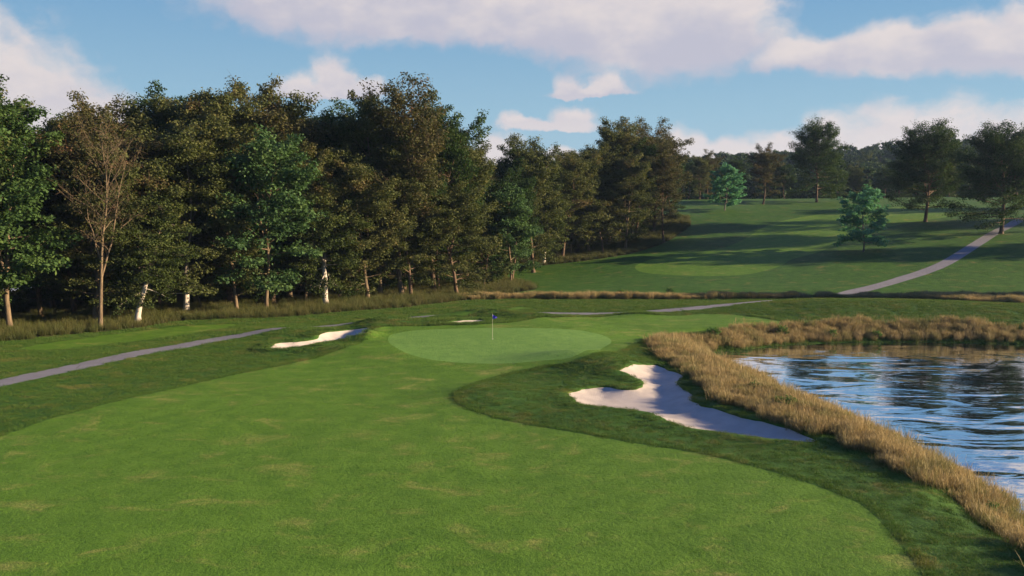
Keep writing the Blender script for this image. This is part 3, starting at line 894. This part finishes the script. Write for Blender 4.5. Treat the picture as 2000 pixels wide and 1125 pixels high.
# front row of the wood, left to right: kind, base px, base py, top py, width factor
FRONT = [('maple', 20, 645, 195, 0.92, 'tall bright green tree with a forked tan trunk, leftmost along the wood edge', 2.3),
         ('bare', 196, 641, 262, 0.95, 'nearly bare twiggy tree whose slim tan trunk forks into a Y', 0.0),
         ('white', 270, 632, 405, 1.0, 'small leaning white trunked tree beside the bare Y shaped tree', 5.8),
         ('olivewhite', 364, 613, 250, 1.0, 'big olive tree on a short pale trunk, second pale trunk from left', 1.0),
         ('bluemaple', 520, 604, 285, 0.98, 'blue green leafy tree on a straight thin grey trunk mid wood', 2.0),
         ('white', 638, 598, 372, 0.95, 'round dark tree on the brightest white trunk along the wood edge', 0.4),
         ('olive2', 718, 586, 330, 1.05, 'dense olive tree on a brown trunk just right of the bright white trunk', 4.0),
         ('sapling', 692, 585, 478, 1.0, 'small olive tree on a thin dark trunk behind the bright white trunk', 1.0),
         ('tall', 786, 579, 195, 0.95, 'tallest tree with bare orange branches showing through its thin brown crown', 5.1),
         ('olive1', 893, 578, 362, 1.15, 'broad dense olive tree whose foliage hangs low over a short brown trunk', 3.0),
         ('sapling', 946, 561, 470, 1.1, 'slender olive sapling beside the broad low hanging olive tree', 0.0),
         ('bluemaple', 997, 554, 378, 1.05, 'pale blue green tree standing in tall grass near the lawn corner', 1.2),
         ('white', 1061, 516, 375, 0.95, 'dark round tree on a forked white trunk at the hillside lawn edge', 3.5),
         ('olive1', 1098, 504, 310, 0.98, 'olive tree with a dark trunk right behind the forked white trunk', 5.5),
         ('olive2', 1150, 493, 300, 0.95, 'olive tree on a sunlit orange brown trunk at the hillside wood edge', 2.2),
         ('sapling', 1178, 494, 400, 1.0, 'small dark sapling between two sunlit trunks at the hillside', 4.0),
         ('olive2', 1222, 487, 310, 0.85, 'slim olive tree on a thin tan trunk at the hillside wood edge', 0.7),
         ('brown1', 1275, 453, 255, 0.98, 'browning tree on an orange trunk that forks low at the end of the wood', 2.8),
         ('brown1', 1296, 472, 290, 0.72, 'thin grey trunked browning tree in front of the forked orange trunk', 0.9)]
for k_, px, by, ty, wd, lab, rt in FRONT:
    plant_px(k_, px, by, ty, wd * (1.0 if k_ == 'bare' else 1.14), lab, 'trees along the front of the wood', rt)

# tall trees behind them that make the skyline
BACK = [('dark1', -105, 84, 110, 0.9), ('olive1', -25, 94, 185, 1.0), ('olive2', 62, 108, 300, 1.0), ('olive1', 128, 100, 232, 0.9), ('brown1', 190, 104, 224, 1.0), ('olive1', 262, 106, 216, 1.0),
        ('dark1', 318, 113, 196, 0.9), ('olive2', 372, 106, 200, 0.95), ('olive1', 440, 106, 180, 1.0), ('brown1', 500, 112, 196, 1.0), ('olive2', 556, 116, 200, 0.95), ('dark1', 618, 119, 236, 0.95),
        ('dark1', 690, 122, 222, 1.0), ('olive2', 738, 116, 206, 0.8), ('dark1', 845, 122, 212, 0.9), ('olive1', 895, 130, 262, 0.9), ('brown1', 300, 104, 300, 0.9), ('olive2', 455, 100, 330, 0.9),
        ('dark1', 985, 148, 310, 0.9), ('olive1', 1042, 150, 276, 0.95), ('dark1', 1000, 138, 345, 0.9), ('olive2', 1115, 166, 308, 0.9), ('olive1', 1150, 170, 290, 0.9), ('olive2', 1192, 176, 246, 0.95), ('brown1', 1235, 180, 255, 0.95),
        ('olive1', 1278, 194, 274, 0.9), ('dark1', 1312, 200, 308, 0.85), ('olive2', 590, 110, 300, 0.9), ('dark1', 660, 112, 330, 0.9), ('olive1', 800, 116, 300, 0.9), ('dark1', 945, 136, 330, 0.8)]
BWORD = {'dark1': 'tall dark green', 'olive1': 'tall olive', 'olive2': 'tall yellowish olive', 'brown1': 'tall brownish'}
NEARBY = [(f[1], f[5]) for f in FRONT]
SHORT = {20: 'the leftmost green tree', 196: 'the bare Y shaped tree', 270: 'the small leaning white trunk', 364: 'the big olive tree', 520: 'the thin grey trunk', 638: 'the brightest white trunk', 718: 'the dense olive tree',
         692: 'the thin dark trunk', 786: 'the orange branched tree', 893: 'the low hanging olive tree', 946: 'the slender sapling', 997: 'the pale blue green tree', 1061: 'the forked white trunk', 1098: 'the dark trunked olive tree',
         1150: 'the sunlit orange trunk', 1178: 'the small dark sapling', 1222: 'the thin tan trunk', 1275: 'the forked orange trunk', 1296: 'the thin grey browning tree'}
seen_lab = set()
for k_, px, Y, ty, wd in BACK:
    ref = min(SHORT, key=lambda p: abs(p - px)); side_ = 'right above' if abs(ref - px) < 14 else ('up and left of' if px < ref else 'up and right of')
    lab = f'{BWORD[k_]} tree rising behind, {side_} {SHORT[ref]}'
    if lab in seen_lab: lab = lab.replace('rising behind', 'rising further behind')
    seen_lab.add(lab)
    plant_back(k_, px, Y, ty, wd, lab, 'tall trees behind the front row of the wood')

# deep wood
SKY_LINE = np.array([(-400, 120), (-100, 100), (0, 200), (60, 300), (120, 240), (280, 215), (440, 200), (560, 215), (620, 250), (740, 230), (850, 225), (900, 280), (935, 325), (985, 330), (1040, 300), (1100, 325), (1150, 300), (1200, 262), (1280, 285), (1320, 330), (1345, 365)])
deep = 0
cand = np.column_stack([rng.uniform(-110, 30, 5000), rng.uniform(80, 225, 5000)])
cand = cand[in_zone(WOOD, cand)]; cand = cand[segdist(WOOD, cand[:, 0], cand[:, 1]) > 5.5]
cz = height(cand[:, 0], cand[:, 1], False)
for (x, y), z0 in zip(cand, cz):
    if deep >= 95: break
    if y > 145 + 0.9 * max(0, x + 40): continue
    px, py = to_px(x, y, z0)
    if px < -260 or px > 1330 or (-95 < px < 75 and y < 140): continue
    dd = 3.3 if y < 115 else 4.2
    if min((x - a) ** 2 + (y - b) ** 2 for a, b in TREES) < dd * dd: continue
    ty = np.interp(px, SKY_LINE[:, 0], SKY_LINE[:, 1]) + rng.uniform(5, 90)
    H = min(25, max(9, top_h(px, ty, y, z0)))
    if top_h(px, ty - 90, y, z0) < 6: continue
    k_ = ['dark1', 'olive1', 'olive2', 'brown1', 'dark1'][rng.integers(5)]
    plant(k_, x, y, H, rng.uniform(0.95, 1.2), 'leafy tree standing in the dark depth of the wood', 'trees deep in the wood'); deep += 1

# lone trees on the hillside
LONE = [('young', 1415, 411, 335, 1.1, 'small bright teal green tree near the crest of the hillside', 1.0),
        ('young', 1686, 492, 386, 1.12, 'small bright teal green tree in the middle of the hillside', 2.5),
        ('lone1', 1595, 395, 252, 0.95, 'tallest dark spreading tree on the crest, sky showing through its crown', 0.5),
        ('brown1', 1490, 399, 291, 1.15, 'dark brownish tree on the crest between small teal tree and tallest crest tree', 3.0),
        ('bluemaple', 1555, 385, 298, 1.0, 'blue green tree with a grey trunk just left of the tallest crest tree', 3.3),
        ('white', 1698, 384, 300, 0.85, 'narrow dark tree on a straight white trunk at the crest of the hill', 0.2),
        ('lone2', 1807, 433, 262, 1.12, 'broad dark spreading tree on the hillside left of the path', 1.5),
        ('lone1', 1955, 456, 262, 1.12, 'broad dark spreading tree whose trunk stands beside the grey path', 4.2)]
for k_, px, by, ty, wd, lab, rt in LONE:
    plant_px(k_, px, by, ty, wd, lab, 'lone trees on the hillside', rt)
CREST = [('olive1', 1368, 252, 308, 1.0, 'olive tree beyond the crest next to the end of the wood'), ('dark1', 1345, 262, 318, 1.0, 'dark tree beyond the crest half hidden by the wood'), ('brown1', 1385, 268, 302, 1.0, 'brown topped tree beyond the crest left of the small teal tree'),
         ('dark1', 1440, 275, 312, 1.0, 'dark tree beyond the crest right of the small teal tree'), ('olive2', 1408, 262, 340, 1.0, 'low olive tree beyond the crest behind the small teal tree'), ('dark1', 1535, 272, 322, 1.1, 'dark tree beyond the crest behind the blue green tree'),
         ('dark1', 1640, 268, 330, 1.0, 'low dark tree beyond the crest right of the tallest crest tree'), ('olive1', 1672, 280, 325, 1.0, 'low olive tree beyond the crest left of the white trunk'), ('dark1', 1728, 276, 328, 1.0, 'low dark tree beyond the crest right of the white trunk'),
         ('dark1', 1760, 290, 312, 1.1, 'dark tree beyond the crest left of the broad hillside tree'), ('olive2', 1858, 270, 318, 1.0, 'low tree beyond the crest between the two broad hillside trees'), ('dark1', 1890, 300, 300, 1.1, 'dark tree beyond the crest right of the broad hillside tree'),
         ('dark1', 1995, 280, 300, 1.1, 'dark tree beyond the crest at the far right')]
for k_, px, Y, ty, wd, lab in CREST:
    plant_back(k_, px, Y, ty, wd, lab, 'trees beyond the crest')
# trees to the right of the picture, whose shadows fall across the hill and the creek
for k_, x, y, H, wd in [('lone1', 76, 111.5, 14, 0.9), ('dark1', 92, 114, 19, 1.0), ('lone2', 110, 112, 18, 1.0), ('lone2', 116, 145, 18, 0.9), ('lone2', 150, 172, 18, 1.0), ('lone1', 142, 200, 18, 1.0)]:
    plant(k_, x, y, H, wd, 'spreading dark tree on the slope to the right of the view', 'trees right of the view')
print('TREES', n_t, deep, {k: (len(v[1].polygons), len(v[2].polygons)) for k, v in KINDS.items()})


# ------------------------------------------------------------------ the flag on the green
fq = hit(962, 662)[0]; fz = float(height(*fq)[0])
flag = bpy.data.objects.new('golf_flag', None); C.objects.link(flag); flag.location = (fq[0], fq[1], fz)
tag(flag, 'thin white flagstick with a small blue violet flag on the putting green', 'golf flag')


def plain(name, col, rough=0.5):
    m, g, bs = new_mat(name); bs.inputs['Base Color'].default_value = c4(*col); bs.inputs['Roughness'].default_value = rough
    return m


def lathe(prof_, sides=14):
    V = []; Fq = []
    for (r_, z_) in prof_:
        for k in range(sides):
            a = 2 * math.pi * k / sides; V.append((r_ * math.cos(a), r_ * math.sin(a), z_))
    for i in range(len(prof_) - 1):
        for k in range(sides):
            k2 = (k + 1) % sides
            Fq.append((i * sides + k, i * sides + k2, (i + 1) * sides + k2, (i + 1) * sides + k))
    return np.array(V), np.array(Fq)


link('pole', raw_mesh('pole', *lathe([(0.0, -0.1), (0.013, -0.1), (0.013, 0.35), (0.011, 0.36), (0.010, 2.12), (0.015, 2.13), (0.016, 2.16), (0.012, 2.19), (0.0, 2.2)]), [plain('pole_paint', (0.5, 0.5, 0.4), 0.4)]), flag)
link('cup', raw_mesh('cup', *lathe([(0.054, 0.012), (0.060, 0.012), (0.060, -0.1), (0.054, -0.1), (0.054, 0.012)], 20), [plain('cup_liner', (0.75, 0.75, 0.75))]), flag)
nx_, nz_ = 14, 8
V = []; Fq = []
for sgn in (1, -1):
    for i in range(nx_ + 1):
        u = i / nx_
        for j in range(nz_ + 1):
            v = j / nz_
            drop_ = 0.20 * u ** 1.3
            hgt_ = 0.38 * (1 - 0.8 * u)
            V.append((0.012 + 0.41 * u * (1 - 0.1 * v), 0.07 * math.sin(u * 7 + v * 1.5) * u ** 0.7 + 0.002 * sgn, 2.11 - drop_ - v * hgt_))
n1 = (nx_ + 1) * (nz_ + 1)
for i in range(nx_):
    for j in range(nz_):
        q = [i * (nz_ + 1) + j, (i + 1) * (nz_ + 1) + j, (i + 1) * (nz_ + 1) + j + 1, i * (nz_ + 1) + j + 1]
        Fq.append(q); Fq.append([n1 + k for k in q[::-1]])
link('flag', raw_mesh('flag', np.array(V), np.array(Fq), [plain('flag_cloth', (0.055, 0.035, 0.50), 0.7)]), flag)


_gx = np.arange(-80, 80.1, 0.5); _gy = np.arange(15, 130.1, 0.5)
_HG = height(*[q.ravel() for q in np.meshgrid(_gx, _gy)]).reshape(len(_gy), len(_gx))


def fast_h(p):
    z = np.empty(len(p)); k = (np.abs(p[:, 0]) < 79.5) & (p[:, 1] > 15.5) & (p[:, 1] < 129.5)
    u = (p[k, 0] + 80) / 0.5; v = (p[k, 1] - 15) / 0.5; i = u.astype(int); j = v.astype(int); u -= i; v -= j
    z[k] = (_HG[j, i] * (1 - u) + _HG[j, i + 1] * u) * (1 - v) + (_HG[j + 1, i] * (1 - u) + _HG[j + 1, i + 1] * u) * v
    if not k.all(): z[~k] = height(p[~k, 0], p[~k, 1])
    return z


# ------------------------------------------------------------------ grasses (instanced clumps)
def blade_mat(name, base, mid, tip, dry, trans=0.3, dryness=0.5, patch=None):
    m, g, bs = new_mat(name)
    tp = g('ShaderNodeAttribute', attribute_name='tip').outputs['Fac']
    ti = g('ShaderNodeAttribute', attribute_name='tint').outputs['Fac']
    rnd = g('ShaderNodeObjectInfo').outputs['Random']
    r = g('ShaderNodeValToRGB', {0: tp}); e = r.color_ramp.elements
    e[0].color = c4(*base); e[1].color = c4(*tip); x = e.new(0.5); x.color = c4(*mid)
    f = g.math('MULTIPLY', g.step(g.math('MULTIPLY_ADD', rnd, 0.5, g.math('MULTIPLY', ti, 0.5)), 0.35, 0.8), dryness)
    col = g.mix(f, r.outputs[0], c4(*dry))
    if patch:           # dry (or green) patches a few metres wide, the same for every blade that grows there
        loc = g('ShaderNodeObjectInfo').outputs['Location']
        dn = g.noise(g.vmath('MULTIPLY', loc, (0.85, 1.2, 0.0)), patch[0] * 1.27, 5, 0.68, 0.6)
        col = g.mix(g.math('MULTIPLY', g.step(dn, patch[1], patch[2]), patch[3]), col, c4(*patch[4]))
        md_ = g.noise(loc, 0.8, 4, 0.6)
        col = g.mix(g.math('MULTIPLY', g.step(md_, 0.6, 0.3), 0.35), col, c4(*[0.8 * q for q in mid]))
    g.set(bs.inputs['Base Color'], col); bs.inputs['Roughness'].default_value = 0.6; bs.inputs['Specular IOR Level'].default_value = 0.25
    tr = g('ShaderNodeBsdfTranslucent', {'Color': col})
    mx = g('ShaderNodeMixShader', {0: trans, 1: bs.outputs[0], 2: tr.outputs[0]})
    g.l.new(mx.outputs[0], next(n for n in g.n if n.type == 'OUTPUT_MATERIAL').inputs[0])
    return m


def clump(name, seed, n, radius, h, w, lean, mat, seed_head=False):
    r = np.random.default_rng(seed)
    a = r.random(n) * 6.283; d = radius * np.sqrt(r.random(n))
    root = np.stack([d * np.cos(a), d * np.sin(a), np.zeros(n) - 0.03], -1)
    H = r.uniform(h[0], h[1], n); la = r.random(n) * 6.283; ll = np.abs(r.normal(0, lean, n)) * H
    dirl = np.stack([np.cos(la), np.sin(la), np.zeros(n)], -1)
    fa = r.random(n) * 6.283; side = np.stack([np.cos(fa), np.sin(fa), np.zeros(n)], -1)
    P = []; T = []
    for t in (0, 0.45, 0.8, 1.0):
        c = root + np.array([0, 0, 1.0]) * (H * (t - 0.12 * t * t * np.minimum(1, ll / H)))[:, None] + dirl * (ll * t ** 1.8)[:, None]
        ww = w * (1 - 0.85 * t) if not seed_head else w * (0.6 if t < 0.7 else (1.5 if t < 0.95 else 0.3))
        P += [c - side * ww / 2, c + side * ww / 2]; T += [np.full(n, t)] * 2
    V = np.stack(P, 1).reshape(-1, 3); tip = np.stack(T, 1).reshape(-1)
    i = np.arange(n)[:, None] * 8
    Fq = np.concatenate([i + np.array([[0, 1, 3, 2]]), i + np.array([[2, 3, 5, 4]]), i + np.array([[4, 5, 7, 6]])])
    ti = np.tile(r.random(n), 3)
    me = raw_mesh(name, V, Fq, [mat], False, attrs={'tip': ('POINT', tip), 'tint': ('FACE', ti)})
    return bpy.data.objects.new(name, me)


def scatter(name, pts, scl, protos, label, cat, zs=None, tilt=0.0):
    """one object that holds every clump of a grass as instances"""
    col = bpy.data.collections.new(name + '_clumps')
    for p in protos: col.objects.link(p)
    n = len(pts); z = fast_h(pts) if zs is None else zs
    me = bpy.data.meshes.new(name); me.vertices.add(n)
    me.vertices.foreach_set('co', np.column_stack([pts, z]).astype(np.float32).ravel())
    at = me.attributes.new('scl', 'FLOAT_VECTOR', 'POINT'); at.data.foreach_set('vector', np.asarray(scl, np.float32).ravel())
    rot = np.column_stack([rng.normal(0, tilt, (n, 2)), rng.random(n) * 6.283]) if n else np.zeros((0, 3))
    at = me.attributes.new('rot', 'FLOAT_VECTOR', 'POINT'); at.data.foreach_set('vector', rot.astype(np.float32).ravel())
    at = me.attributes.new('pick', 'INT', 'POINT'); at.data.foreach_set('value', rng.integers(0, len(protos), n).astype(np.int32))
    me.update()
    o = link(name, me); tag(o, label, cat, kind='stuff')
    ng = bpy.data.node_groups.new(name, 'GeometryNodeTree')
    ng.interface.new_socket('Geometry', in_out='INPUT', socket_type='NodeSocketGeometry'); ng.interface.new_socket('Geometry', in_out='OUTPUT', socket_type='NodeSocketGeometry')
    gi = ng.nodes.new('NodeGroupInput'); go = ng.nodes.new('NodeGroupOutput'); iop = ng.nodes.new('GeometryNodeInstanceOnPoints'); ci = ng.nodes.new('GeometryNodeCollectionInfo')
    ci.inputs[0].default_value = col; ci.inputs['Separate Children'].default_value = True; ci.inputs['Reset Children'].default_value = True

    def na(nm, typ):
        q = ng.nodes.new('GeometryNodeInputNamedAttribute'); q.data_type = typ; q.inputs[0].default_value = nm
        return q.outputs[0]
    L = ng.links
    L.new(gi.outputs[0], iop.inputs['Points']); L.new(ci.outputs[0], iop.inputs['Instance']); iop.inputs['Pick Instance'].default_value = True
    L.new(na('pick', 'INT'), iop.inputs['Instance Index']); L.new(na('scl', 'FLOAT_VECTOR'), iop.inputs['Scale'])
    L.new(na('rot', 'FLOAT_VECTOR'), iop.inputs['Rotation']); L.new(iop.outputs[0], go.inputs[0])
    md = o.modifiers.new('grow', 'NODES'); md.node_group = ng
    return o


def rand_pts(n, x0, x1, y0, y1):
    return np.column_stack([rng.uniform(x0, x1, n), rng.uniform(y0, y1, n)])


def in_view(p, pad=6.0):
    return (np.abs(p[:, 0]) < 0.60 * p[:, 1] + pad) & (p[:, 1] > 18)


def any_in(p, polys):
    r = np.zeros(len(p), bool)
    for q in polys: r |= in_zone(q, p)
    return r


def uscale(n, lo, hi, zlo=None, zhi=None):
    s = rng.uniform(lo, hi, n); z = s if zlo is None else s * rng.uniform(zlo, zhi, n)
    return np.column_stack([s, s, z])


# rough
MB_ROUGH = blade_mat('rough_blades', (0.013, 0.038, 0.006), (0.040, 0.108, 0.013), (0.075, 0.16, 0.023), (0.20, 0.17, 0.055), 0.3, 0.2, (0.33, 0.51, 0.70, 0.6, (0.20, 0.168, 0.055)))
pr = [clump('rough_clump', 100 + i, 100, 0.34, (0.04, 0.11), 0.014, 0.5, MB_ROUGH) for i in range(4)]
p = rand_pts(150000, -75, 62, 18, 122); p = p[in_view(p)]
p = p[rng.random(len(p)) < np.clip(70 / p[:, 1], 0.35, 1.0) * 1.0]
p = p[~any_in(p, [FAIRWAY, GREEN, APRON, LAWN, PATH, WOOD, B_RIGHT, B_LEFT, B_MID, POND])]
print('rough clumps', len(p))
# the uncut edge along the mown fairway stands a little taller
_q = np.concatenate([FAIRWAY + rng.normal(0, 0.05, FAIRWAY.shape) + t_ * (np.roll(FAIRWAY, -1, 0) - FAIRWAY) for t_ in (0, 0.25, 0.5, 0.75)])
_c = np.concatenate([np.roll(FAIRWAY, -1, 0) - FAIRWAY] * 4); _c = np.stack([_c[:, 1], -_c[:, 0]], -1) / (np.hypot(_c[:, 0], _c[:, 1])[:, None] + 1e-9)
_sg = 1.0 if not in_zone(FAIRWAY, (_q + 0.4 * _c)[:1])[0] else -1.0
_q = _q + _sg * 0.34 * _c; _q = _q[in_view(_q) & (_q[:, 1] < 95) & ~any_in(_q, [GREEN, PATH, B_RIGHT, B_LEFT, FAIRWAY])]
n_in = len(p); p = np.concatenate([p, _q])
_es = np.ones((len(p), 3)); _es[n_in:] = (1.0, 1.0, 1.7)
scatter('rough_grass', p, uscale(len(p), 0.7, 1.25) * _es * np.clip(p[:, 1:2] / 60, 0.9, 1.5), pr, 'longer dark rough grass bordering fairway, bunkers and path', 'grass', tilt=0.08)

# fairway
MB_FAIR = blade_mat('fairway_blades', (0.045, 0.105, 0.009), (0.092, 0.228, 0.018), (0.155, 0.325, 0.034), (0.26, 0.26, 0.08), 0.3, 0.22, (0.33, 0.51, 0.72, 0.7, (0.27, 0.26, 0.08)))
pf_ = [clump('fairway_clump', 200 + i, 110, 0.36, (0.014, 0.036), 0.010, 0.5, MB_FAIR) for i in range(4)]
p = rand_pts(95000, -50, 32, 18, 100); p = p[in_view(p)]; p = p[in_zone(FAIRWAY, p) & ~in_zone(GREEN, p)]
p = p[rng.random(len(p)) < np.clip(45 / p[:, 1], 0.35, 1.0)]
print('fairway clumps', len(p))
scatter('fairway_grass', p, uscale(len(p), 0.8, 1.2), pf_, 'short mown grass of the near fairway', 'grass', tilt=0.06)

# tall tan grass round the pond
MB_FESC = blade_mat('tan_blades', (0.045, 0.07, 0.02), (0.22, 0.18, 0.075), (0.37, 0.30, 0.15), (0.30, 0.20, 0.09), 0.3, 0.55, (0.5, 0.47, 0.62, 0.65, (0.085, 0.12, 0.03)))
MB_LUSH = blade_mat('lush_blades', (0.016, 0.05, 0.01), (0.04, 0.11, 0.016), (0.075, 0.15, 0.026), (0.14, 0.13, 0.04), 0.3, 0.4)
pfe = [clump('tan_clump', 300 + i, 130, 0.42, (0.45, 1.0), 0.011, 0.24, MB_FESC, True) for i in range(5)]
plu = [clump('green_clump', 320 + i, 70, 0.3, (0.15, 0.42), 0.018, 0.5, MB_LUSH) for i in range(3)]
NEARLAND = trace([(1270, 677), (1280, 690), (1300, 708), (1335, 730), (1362, 757), (1392, 787), (1440, 806), (1510, 831), (1600, 857), (1690, 894), (1790, 944), (1890, 1003), (1955, 1052), (2010, 1096), (2090, 1170)])
_bk = _back.copy(); _bk[:, 1] += 3.6 + 0.9 * np.sin(_bk[:, 0] * 0.6)
BACKLAND = np.concatenate([trace([(1268, 676), (1275, 665), (1310, 661)]), _bk[1:]])
TALL = np.concatenate([NEARLAND[::-1], BACKLAND, np.array([[150, 96], [150, 70], [60, 70], [40, 14]])])
p = rand_pts(34000, 5, 75, 20, 96); p = p[in_view(p, 8) & in_zone(TALL, p)]
d = sdist(POND, p[:, 0], p[:, 1]); p = p[d < -0.15]; d = d[d < -0.15]
gap = fbm(p[:, 0] * 0.5, p[:, 1] * 0.5, 77)
k = (gap > -0.5) | (p[:, 1] < 60); p = p[k]; d = d[k]
edge = segdist(np.concatenate([NEARLAND[::-1], BACKLAND]), p[:, 0], p[:, 1], closed=False)
k = rng.random(len(p)) < sstep(-0.1, 0.6, edge); p = p[k]; d = d[k]
hgt = ((0.62 + 0.16 * sstep(70, 82, p[:, 1])) * (1 + 0.3 * fbm(p[:, 0] * 0.35, p[:, 1] * 0.35, 78)))[:, None]
TP = p.copy()
scatter('tall_grass', p, uscale(len(p), 0.8, 1.2, 0.8, 1.15) * np.hstack([hgt * 0 + 1, hgt * 0 + 1, hgt * 1.05]), pfe, 'tall tan dry grass lining the banks of the pond', 'tall grass', tilt=0.1)
p = rand_pts(14000, 5, 75, 20, 96); p = p[in_view(p, 8)]; d = sdist(POND, p[:, 0], p[:, 1])
n2 = fbm(p[:, 0] * 0.22, p[:, 1] * 0.22, 81)
k = (d < 0.1) & (d > -1.3) & ((n2 > -0.12) | (d > -0.5)) ; k |= (d < -1) & in_zone(TALL, p) & (fbm(p[:, 0] * 0.3, p[:, 1] * 0.3, 83) > 0.22)
p = p[k]; print('lush', len(p))
scatter('waterside_grass', p, uscale(len(p), 0.7, 1.2), plu, 'low bright green grass at the water edge', 'grass', tilt=0.1)

k = rng.random(len(TP)) < 0.22; p = TP[k] + rng.normal(0, 0.45, (k.sum(), 2))
pwi = [clump('wisp_clump', 340 + i, 16, 0.4, (0.85, 1.3), 0.011, 0.32, MB_FESC, True) for i in range(4)]
scatter('wispy_grass', p, uscale(len(p), 0.75, 1.1), pwi, 'scattered taller wisps standing above the tan pond grass', 'tall grass', tilt=0.14)

# the creek band
CREEK = spline(np.concatenate([wp([905, 1000, 1100, 1200, 1300, 1400, 1500, 1600, 1700, 1800, 1900, 2050, 2200], [579, 577.5, 577, 576.5, 576, 576, 576, 577, 577, 577, 578, 580, 584], 0.0),
                               wp([2200, 2050, 1900, 1800, 1700, 1600, 1500, 1400, 1300, 1200, 1100, 1000, 905], [610, 603, 595, 589, 586, 585, 584.5, 584.5, 584.5, 584, 584, 584, 586], 0.0)]), 2.0)
p = rand_pts(30000, -10, 90, 104, 124); p = p[in_zone(CREEK, p) & in_view(p, 8) & ~in_zone(PATH, p)]
print('creek clumps', len(p))
k = rng.random(len(p)) < np.clip(0.75 + 1.6 * fbm(p[:, 0] * 0.25, p[:, 1] * 0.5, 91), 0.12, 1); p = p[k]
scatter('creek_grass', p, uscale(len(p), 0.8, 1.2, 0.7, 1.15) * (0.8 + 0.5 * fbm(p[:, 0] * 0.3, p[:, 1] * 0.3, 92))[:, None], pfe, 'band of tall tan grass along the hollow below the hillside', 'tall grass', tilt=0.1)

# grass of the wood
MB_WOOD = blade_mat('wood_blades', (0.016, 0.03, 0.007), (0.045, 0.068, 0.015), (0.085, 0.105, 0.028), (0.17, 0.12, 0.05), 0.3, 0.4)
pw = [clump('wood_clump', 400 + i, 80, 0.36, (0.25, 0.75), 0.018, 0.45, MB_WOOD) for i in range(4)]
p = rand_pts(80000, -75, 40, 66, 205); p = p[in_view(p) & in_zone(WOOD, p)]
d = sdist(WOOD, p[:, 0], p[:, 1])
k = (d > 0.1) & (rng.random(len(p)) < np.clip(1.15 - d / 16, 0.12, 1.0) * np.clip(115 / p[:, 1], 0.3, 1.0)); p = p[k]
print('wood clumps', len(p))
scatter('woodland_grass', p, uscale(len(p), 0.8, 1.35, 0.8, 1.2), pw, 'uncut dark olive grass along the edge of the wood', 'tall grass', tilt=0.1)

# leafy weeds among the tall grass
(tv, tf), (lv, lf, ti) = make_tree(seed=71, H=1.0, r0=0.012, rad=0.55, first=0.05, nl=16, prof='egg', el=(20, 65), nsub=3, leaf=(0.10, 0.07), per=12, cr=(0.13, 0.10), top=False)
KINDS['weed'] = ('weed', raw_mesh('stem', tv * 1.0, tf, [BARK['tan']]), raw_mesh('leaves', lv, lf, [leaf_mat('weed_leaves', [(0, (0.03, 0.085, 0.02)), (0.5, (0.06, 0.14, 0.03)), (1, (0.10, 0.17, 0.045))])], False, attrs={'tint': ('FACE', ti)}), 1.0)
WEEDS = [(1392, 664, 1.3, 'broad green weed in the tan grass at the head of the pond'), (1527, 660, 1.3, 'green weed in the middle of the tan grass on the far bank'), (1626, 664, 1.1, 'low green weed near the waterline of the far bank'), (1712, 664, 1.0, 'small green weed on the far bank below the hump'),
         (1472, 768, 0.8, 'small pale green weed in the near tan grass by the jutting bank'), (1536, 806, 1.0, 'largest green weed in the near tan grass above the big bunker'), (1520, 795, 0.7, 'small green weed next to the largest weed above the big bunker'), (1308, 581, 1.4, 'dark green weed in the band of tan grass below the hillside'), (1212, 580, 1.1, 'pale green weed in the band of tan grass below the hillside'),
         (1935, 1012, 0.7, 'low green weed in the tan grass nearest the camera')]
for px, py, H, lab in WEEDS:
    q = hit(px, py)[0]; name, tm, cm, H0 = KINDS['weed']
    e = bpy.data.objects.new('weed', None); C.objects.link(e); e.location = (q[0], q[1], float(height(*q)[0])); H *= 0.72; e.scale = (H * 1.15, H * 1.15, H); e.rotation_euler = (0, 0, rng.random() * 6)
    tag(e, lab, 'weed', 'green weeds in the tall grass'); link('stem', tm, e); link('leaves', cm, e)

# ------------------------------------------------------------------ the far wooded hills
ft = []
for i, (H_, rd_) in enumerate([(15, 5.0), (17, 5.2), (13, 5.2), (17, 4.0)]):
    (tv, tf), (lv, lf, ti) = make_tree(seed=500 + i, H=H_, r0=0.25, rad=rd_, first=0.08, nl=17, prof='egg' if i < 3 else 'oval', el=(5, 60), nsub=3, leaf=(0.95, 0.7), per=15, cr=(1.15, 0.7), top=(i == 3))
    me = raw_mesh('far_tree', np.concatenate([tv, lv]), np.concatenate([tf, lf + len(tv)]), [BARK['brown'], LEAF['dark']], False, attrs={'tint': ('FACE', np.concatenate([np.zeros(len(tf)), ti]))})
    me.polygons.foreach_set('material_index', np.concatenate([np.zeros(len(tf)), np.ones(len(lf))]).astype(np.int32)); me.update()
    ft.append(bpy.data.objects.new('far_tree', me))
p = rand_pts(9000, -560, 560, 300, 900)
p = p[(np.abs(p[:, 0]) < 0.62 * p[:, 1] + 20) & (p[:, 1] > 318)]
print('far trees', len(p))
scatter('far_woods', p, uscale(len(p), 0.75, 1.2), ft, 'dark bluish wood covering the far hills', 'woods')
